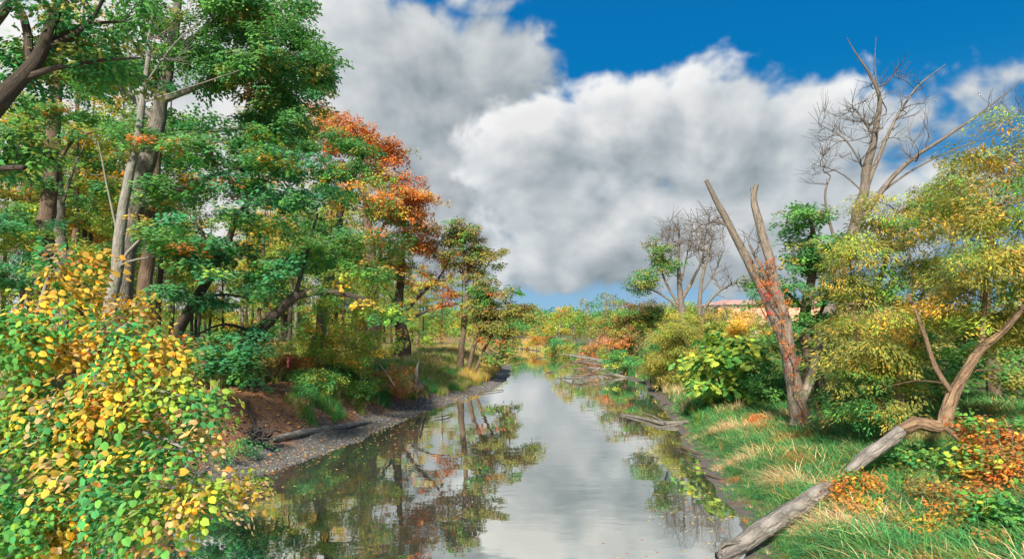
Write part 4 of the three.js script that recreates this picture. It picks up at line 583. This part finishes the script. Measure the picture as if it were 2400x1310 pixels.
// driftwood
log('driftwood_branch', 'forked bleached branch lying in the shallows by the right bank', 'driftwood', BARK.drift, [[onW(1455, 968, .05, .03), onW(1510, 978, .07, .06), onW(1560, 988, .09, .1), onW(1612, 985, .06, .16)], [onW(1560, 988, .05, .12), onW(1530, 972, .04, .2), onW(1500, 962, .015, .28)], [onW(1600, 990, .05, .08), onW(1560, 996, .05, .02), onW(1535, 1000, .03, .02)]]);
log('fallen_tree', 'long bare fallen tree reaching from the right bank across the far water', 'fallen tree', BARK.drift, [[[at(1435, 852, 62), .24], [at(1390, 842, 64), .18], [at(1345, 834, 66), .1], [at(1310, 829, 68), .03]], [[at(1400, 844, 63.5), .09], [at(1350, 848, 61), .06], [at(1310, 862, 58), .03]], [[at(1390, 842, 64), .07], [at(1365, 832, 64), .04], [at(1340, 826, 64), .02]]]);
{
  const r = rngOf(8), labels = ['grey curved branch at the left end of the driftwood pile', 'low dark branch in the middle of the driftwood pile', 'upright pale stub at the water front of the driftwood pile', 'tilted branch on top of the driftwood pile', 'thick branch at the bank side of the driftwood pile', 'half-sunk branch in front of the driftwood pile', 'forked branch behind the upright stub of the driftwood pile', 'thin branch bridging the driftwood pile toward the blue-green bush'];
  [[1305, 868, 1345, 850, 1400, 856], [1330, 866, 1380, 862, 1430, 866], [1381, 884, 1384, 872, 1386, 862], [1320, 858, 1370, 850, 1425, 858], [1345, 872, 1390, 868, 1440, 862], [1330, 878, 1365, 880, 1405, 884], [1350, 876, 1392, 874, 1410, 862], [1395, 872, 1440, 878, 1490, 890]].forEach((q, i) => {
    const D = 56 + 3 * r() - (i === 7 ? 5 : 0), w = .05 + .07 * r(); log('driftwood_branch', labels[i], 'driftwood', i % 3 ? BARK.drift : BARK.brown, [[[at(q[0], q[1], D), w * .4], [at(q[2], q[3], D + .6), w], [at(q[4], q[5], D + .2), w * 1.2]], [[at(q[2], q[3], D + .6), w * .7], [at((q[2] + q[0]) / 2, q[3] - 6 - 8 * r(), D), w * .25]]], 'driftwood pile on the right bank'); });
}
[[1590, 1040, 1620, 1052, 1650, 1062, 'thin stick on the mud below the forked bleached branch'], [1600, 1068, 1625, 1082, 1660, 1090, 'thin dark stick along the muddy right waterline'], [1655, 1105, 1680, 1112, 1700, 1116, 'short stick on the mud above the grey log'], [1545, 950, 1560, 945, 1575, 940, 'short dark stick at the right waterline near the dense round bush'], [1060, 968, 1040, 972, 1018, 975, 'dark stick floating at the left gravel edge'], [1180, 912, 1150, 915, 1120, 920, 'dark stick at the tip of the left gravel point']]
  .forEach(([a, b, c, d, e, f, label]) => log('stick', label, 'stick', BARK.brown, [[onW(a, b, .025, .05), onW(c, d, .03, .07), onW(e, f, .015, .06)]]));
for (const [px, py, s] of [[1268, 838, 1], [1215, 852, .7], [1292, 870, .8]]) log('snag_stick', ['pale stick floating by the far sandy spit', 'grey twig floating off the left gravel point', 'short pale stick floating left of the driftwood pile'][[1268, 1215, 1292].indexOf(px)], 'stick', BARK.drift, [[onW(px - 14 * s, py + 3, .04, .03), onW(px, py, .05, .05), onW(px + 14 * s, py - 3, .02, .1)]]);

// ------------------------------------------------------------------ distant building
{
  const D = 118, a = at(1655, 745, D), b = at(2110, 745, D), g = thing('brick_building', 'long sandstone-coloured building with pinkish roof seen through the right bank trees', 'building', V((a.x + b.x) / 2, groundH(a.x, D), -D));
  const W = b.x - a.x, eave = at(1700, 722, D).y - g.position.y, top = at(1700, 703, D).y - g.position.y, dp = 14;
  const bn = tileNoise(64, 64, 41), brick = dataTexture(256, 256, (u, v) => { const row = Math.floor(v * 16), f = v * 16 - row, x = u * 8 + (row % 2) * .5, c = Math.floor(x), fx = x - c, j = f < .1 || fx < .05, t = .8 + .3 * bn(c / 8, row / 16); return j ? [.72, .66, .6] : [.86 * t, .62 * t, .5 * t].map((q) => Math.min(1, q)); }, true); brick.repeat.set(.5, .5);
  const wallM = new THREE.MeshStandardMaterial({ map: brick, roughness: .9 }), trimM = new THREE.MeshStandardMaterial({ color: new THREE.Color().setRGB(.72, .64, .5), roughness: .8 }), roofM = new THREE.MeshStandardMaterial({ color: new THREE.Color().setRGB(.42, .24, .2), roughness: .85 }), glassM = new THREE.MeshStandardMaterial({ color: new THREE.Color().setRGB(.08, .1, .12), roughness: .1 });
  const box = (w, h, d, x, y, z) => { const q = new THREE.BoxGeometry(w, h, d); const p = q.attributes.position, u = q.attributes.uv; for (let i = 0; i < p.count; i++) { p.setXYZ(i, p.getX(i) + x, p.getY(i) + y, p.getZ(i) + z); u.setXY(i, p.getX(i) + p.getZ(i), p.getY(i)); } return q; };
  part('wall', box(W, eave, dp, 0, eave / 2, 0), wallM, g); part('cornice', box(W + .4, .35, dp + .4, 0, eave + .17, 0), trimM, g);
  const P = [-W / 2 - .6, eave + .36, dp / 2 + .6, W / 2 + .6, eave + .36, dp / 2 + .6, W / 2 + .6, eave + .36, -dp / 2 - .6, -W / 2 - .6, eave + .36, -dp / 2 - .6, -W / 2 + 3, top, 0, W / 2 - 3, top, 0], rg = new THREE.BufferGeometry();
  rg.setAttribute('position', new THREE.Float32BufferAttribute(P, 3)); rg.setIndex([0, 1, 5, 0, 5, 4, 1, 2, 5, 2, 3, 4, 2, 4, 5, 3, 0, 4, 0, 2, 1, 0, 3, 2]); const rn = rg.toNonIndexed(); rn.computeVertexNormals(); part('roof', rn, roofM, g);
  for (let x = -W / 2 + 2; x < W / 2 - 1; x += 3.4) for (const y of [1.6, 4.6]) { if (y + 1 > eave) continue; const w = part('window', box(1.3, 1.7, .1, x, y, dp / 2 + .03), glassM, g); part('sill', box(1.5, .14, .2, x, y - .95, dp / 2 + .1), trimM, w); }
}

// ------------------------------------------------------------------ grass, gravel, litter
function tuft({ blades, h, w, lean, seed, seg = 3 }) {
  const r = rngOf(seed), P = [], C = [];
  for (let i = 0; i < blades; i++) {
    const a = r() * 6.28, d = V(Math.cos(a), 0, Math.sin(a)), side = V(-d.z, 0, d.x), H = h * (.55 + .6 * r()), l = lean * (.3 + r()), o = V((r() - .5) * .22, 0, (r() - .5) * .22), b = .72 + .56 * r(), dry = r() < .12 ? [1.7, 1.3, 1.1] : [1, 1, 1]; let prev = null;
    for (let s = 0; s <= seg; s++) {
      const t = s / seg, c = o.clone().addScaledVector(d, l * H * t * t).add(V(0, H * (t - .35 * l * t * t), 0)), k = w * (1 - t * .9), L = c.clone().addScaledVector(side, k), R = c.clone().addScaledVector(side, -k);
      if (prev) for (const q of [prev[0], prev[1], L, prev[1], R, L]) { P.push(q.x, q.y, q.z); C.push(b * dry[0], b * dry[1], b * dry[2]); }
      prev = [L, R];
    }
  }
  const g = new THREE.BufferGeometry(); g.setAttribute('position', new THREE.Float32BufferAttribute(P, 3)); g.setAttribute('color', new THREE.Float32BufferAttribute(C, 3)); g.computeVertexNormals(); return g;
}
const TUFT = { lush: tuft({ blades: 16, h: .5, w: .0125, lean: 1.2, seed: 1, seg: 4 }), fine: tuft({ blades: 22, h: .55, w: .007, lean: .7, seed: 2 }), far: tuft({ blades: 16, h: .6, w: .016, lean: .6, seed: 3 }), weed: makeSpray({ kind: 'lance', n: 26, size: .12, R: .22, tilt: 1.2, thick: 1.2, droop: .1 }).geo };
const GC0 = { green: [.045, .2, .06], lime: [.12, .24, .04], straw: [.50, .40, .23], tan: [.42, .29, .15], orange: [.46, .22, .05], olive: [.16, .18, .04], gold: [.5, .3, .04], rust: [.34, .15, .05] };
const GC = Object.fromEntries(Object.entries(GC0).map(([k, c]) => [k, c.map((v) => v * 1.25)]));
const jit = (c, r) => { const b = .75 + .5 * r(); return [c[0] * b, c[1] * b, c[2] * b]; };
function field(name, label, geo, n, seed, place, colour, sc) {
  const r = rngOf(seed), list = []; let guard = 0;
  while (list.length < n && guard++ < n * 20) { const q = place(r); if (!q) continue; const [x, D] = q, s = inland(x, D), y = groundH(x, D, s), c = colour(x, D, s, r); if (!c) continue; list.push({ p: V(x, y - .02, -D), yaw: r() * 6.28, tilt: (r() - .5) * .25, roll: (r() - .5) * .25, s: sc(x, D, s, r), sy: .8 + .4 * r(), c: jit(c, r) }); }
  const o = scatter(name, geo, list, scene, grassMat); tag(o, label, 'grass', null, 'stuff'); return o;
}
// right bank, near
field('grass', 'long green and straw grass on the near right bank', TUFT.lush, 30000, 61, (r) => { const D = 8.5 + 25 * Math.pow(r(), 1.3), x = 3.2 + 14 * r(); return [x, D]; },
  (x, D, s, r) => { const q = s[1]; if (q < .22 + .35 * N3(x, D, 3) || q > 9) return null; const p = N3(x * .55 + 3, D * .45, 9), p2 = N3(x * .9, D * .9, 21), u = r(); if (p > .36) return u < .55 ? GC.straw : u < .8 ? GC.tan : GC.green; if (p2 > .35) return u < .5 ? GC.rust : GC.olive; return u < .06 ? GC.straw : u < .22 ? GC.lime : u < .25 ? GC.orange : GC.green; },
  (x, D, s, r) => (.5 + .5 * r()) * sstep(.3, 1.8, s[1]) + .2);
field('grass', 'rough grass on the right bank farther along', TUFT.far, 9000, 62, (r) => [5 + 13 * r(), 26 + 40 * r()],
  (x, D, s, r) => { const q = s[1]; if (q < .8 || q > 8) return null; const p = N3(x * .5, D * .4, 9), u = r(); return p > .2 ? (u < .5 ? GC.straw : GC.olive) : u < .2 ? GC.lime : u < .3 ? GC.gold : GC.green; }, (x, D, s, r) => .7 + .5 * r());
// left bank fringe and meadow
field('grass', 'green grass fringe along the left gravel shore', TUFT.fine, 8500, 63, (r) => [-10 + 12 * r(), 17 + 42 * r()],
  (x, D, s, r) => { const q = s[0], e = 1.5 - .25 * sstep(33, 44, D) + .5 * N3(x * .6, D * .6, 4); if (q < e || q > e + 3.2) return null; if (D < 23.5) return null; if (D < 28 && N3(x * .5, D * .5, 17) < .0) return null; const p = N3(x * .5, D * .3, 12), u = r(); return p > .05 ? (u < .7 ? GC.green : GC.lime) : u < .4 ? GC.olive : u < .6 ? GC.straw : GC.lime; }, (x, D, s, r) => .5 + .4 * r());
field('meadow_grass', 'tan and rust tall grass of the left meadow', TUFT.far, 17000, 64, (r) => [-38 + 38 * r(), 22 + 62 * Math.pow(r(), .9)],
  (x, D, s, r) => { const q = s[0]; if (q < (D < 36 ? 3.4 : 3.0)) return null; const p = N3(x * .25, D * .18, 5), u = r(); return p > .12 ? (u < .45 ? GC.tan : u < .7 ? GC.straw : GC.orange) : p > -.15 ? (u < .4 ? GC.olive : u < .7 ? GC.tan : GC.lime) : u < .5 ? GC.lime : u < .7 ? GC.olive : GC.straw; }, (x, D, s, r) => .7 + .5 * r());
field('sedge_grass', 'golden sedge along the tip of the left bank', TUFT.fine, 2600, 65, (r) => [-4.5 + 5 * r(), 44 + 22 * r()],
  (x, D, s, r) => { const q = s[0]; if (q < 1.2 || q > 2.6) return null; { const u = r(); return u < .35 ? GC.gold : u < .6 ? GC.olive : u < .8 ? GC.straw : GC.lime; } }, (x, D, s, r) => .9 + .4 * r());
field('spit_grass', 'sunlit straw grass on the sandy spit at the far bend', TUFT.far, 2600, 66, (r) => [-12 + 22 * r(), 92 + 34 * r()],
  (x, D, s, r) => { const q = s[1]; if (q < .7 || q > 7) return null; return r() < .5 ? GC.straw : r() < .5 ? GC.gold : GC.lime; }, (x, D, s, r) => .8 + .5 * r());
field('weeds', 'broad-leaved weeds scattered through the right bank grass', TUFT.weed, 1500, 67, (r) => [4 + 11 * r(), 10 + 22 * r()],
  (x, D, s, r) => { if (s[1] < 1.8 || s[1] > 8.5 || N3(x * .6, D * .6, 33) < .05) return null; const u = r(); return u < .5 ? [.03, .12, .03] : u < .75 ? [.16, .22, .03] : [.4, .18, .04]; }, (x, D, s, r) => .7 + .6 * r());
// gravel and fallen leaves
{
  const peb = new THREE.IcosahedronGeometry(1, 0), pm = new THREE.MeshStandardMaterial({ color: 0xffffff, roughness: .8 }), r = rngOf(81), list = []; peb.scale(1, .55, .8);
  while (list.length < 9000) { const D = 12 + 40 * Math.pow(r(), 1.2), x = -9.5 + 10 * r(), s = inland(x, D); if (s[0] < -.12 || s[0] > 2.1 - sstep(33, 44, D) * .5) continue; const v = .06 + .16 * Math.pow(r(), 2.2); list.push({ p: V(x, groundH(x, D, s) + .004, -D), yaw: r() * 6.28, tilt: r() * .5, s: .014 + .035 * Math.pow(r(), 3) + D * .0003, c: [v * 1.05, v, v * .95] }); }
  tag(scatter('gravel', peb, list, scene, pm), 'grey pebbles of the left shore', 'gravel', null, 'stuff');
}
{
  const r = rngOf(82), list = [], cols = [COL.yellow, COL.gold, COL.rust, COL.tan, COL.tan, COL.orange, [.3, .14, .07], [.36, .2, .1]];
  let i = 0; while (list.length < 8500 && i++ < 200000) { const D = 12 + 30 * Math.pow(r(), 1.1), x = -13 + 13 * r(), s = inland(x, D); if (s[0] < 0 || s[0] > 5.5) continue; if (r() > (s[0] < 1.4 ? .25 : 1)) continue; list.push({ p: V(x, groundH(x, D, s) + .02, -D), yaw: r() * 6.28, tilt: (r() - .5) * .9, roll: (r() - .5) * .9, s: .06 + .05 * r(), c: jit(cols[Math.floor(r() * cols.length)], r) }); }
  tag(scatter('fallen_leaves', leafGeo('round'), list, scene), 'fallen leaves strewn over the left shore and dirt slope', 'leaves', null, 'stuff');
}
{
  const r = rngOf(83), list = []; let i = 0; while (list.length < 260 && i++ < 90000) { const D = 11 + 22 * r(), x = -8 + 13 * r(), s = inland(x, D); if (s[0] > -.05 || s[1] > -.05) continue; if (r() > Math.exp(-Math.min(-s[0], -s[1]) * 1.3)) continue; list.push({ p: V(x, .006, -D), yaw: r() * 6.28, tilt: (r() - .5) * .1, roll: .05, s: .05 + .05 * r(), c: jit([COL.yellow, COL.gold, COL.rust, COL.tan][Math.floor(r() * 4)], r) }); }
  tag(scatter('floating_leaves', leafGeo('round'), list, scene), 'few yellow leaves floating near the river edges', 'leaves', null, 'stuff');
}

renderer.render(scene, camera);
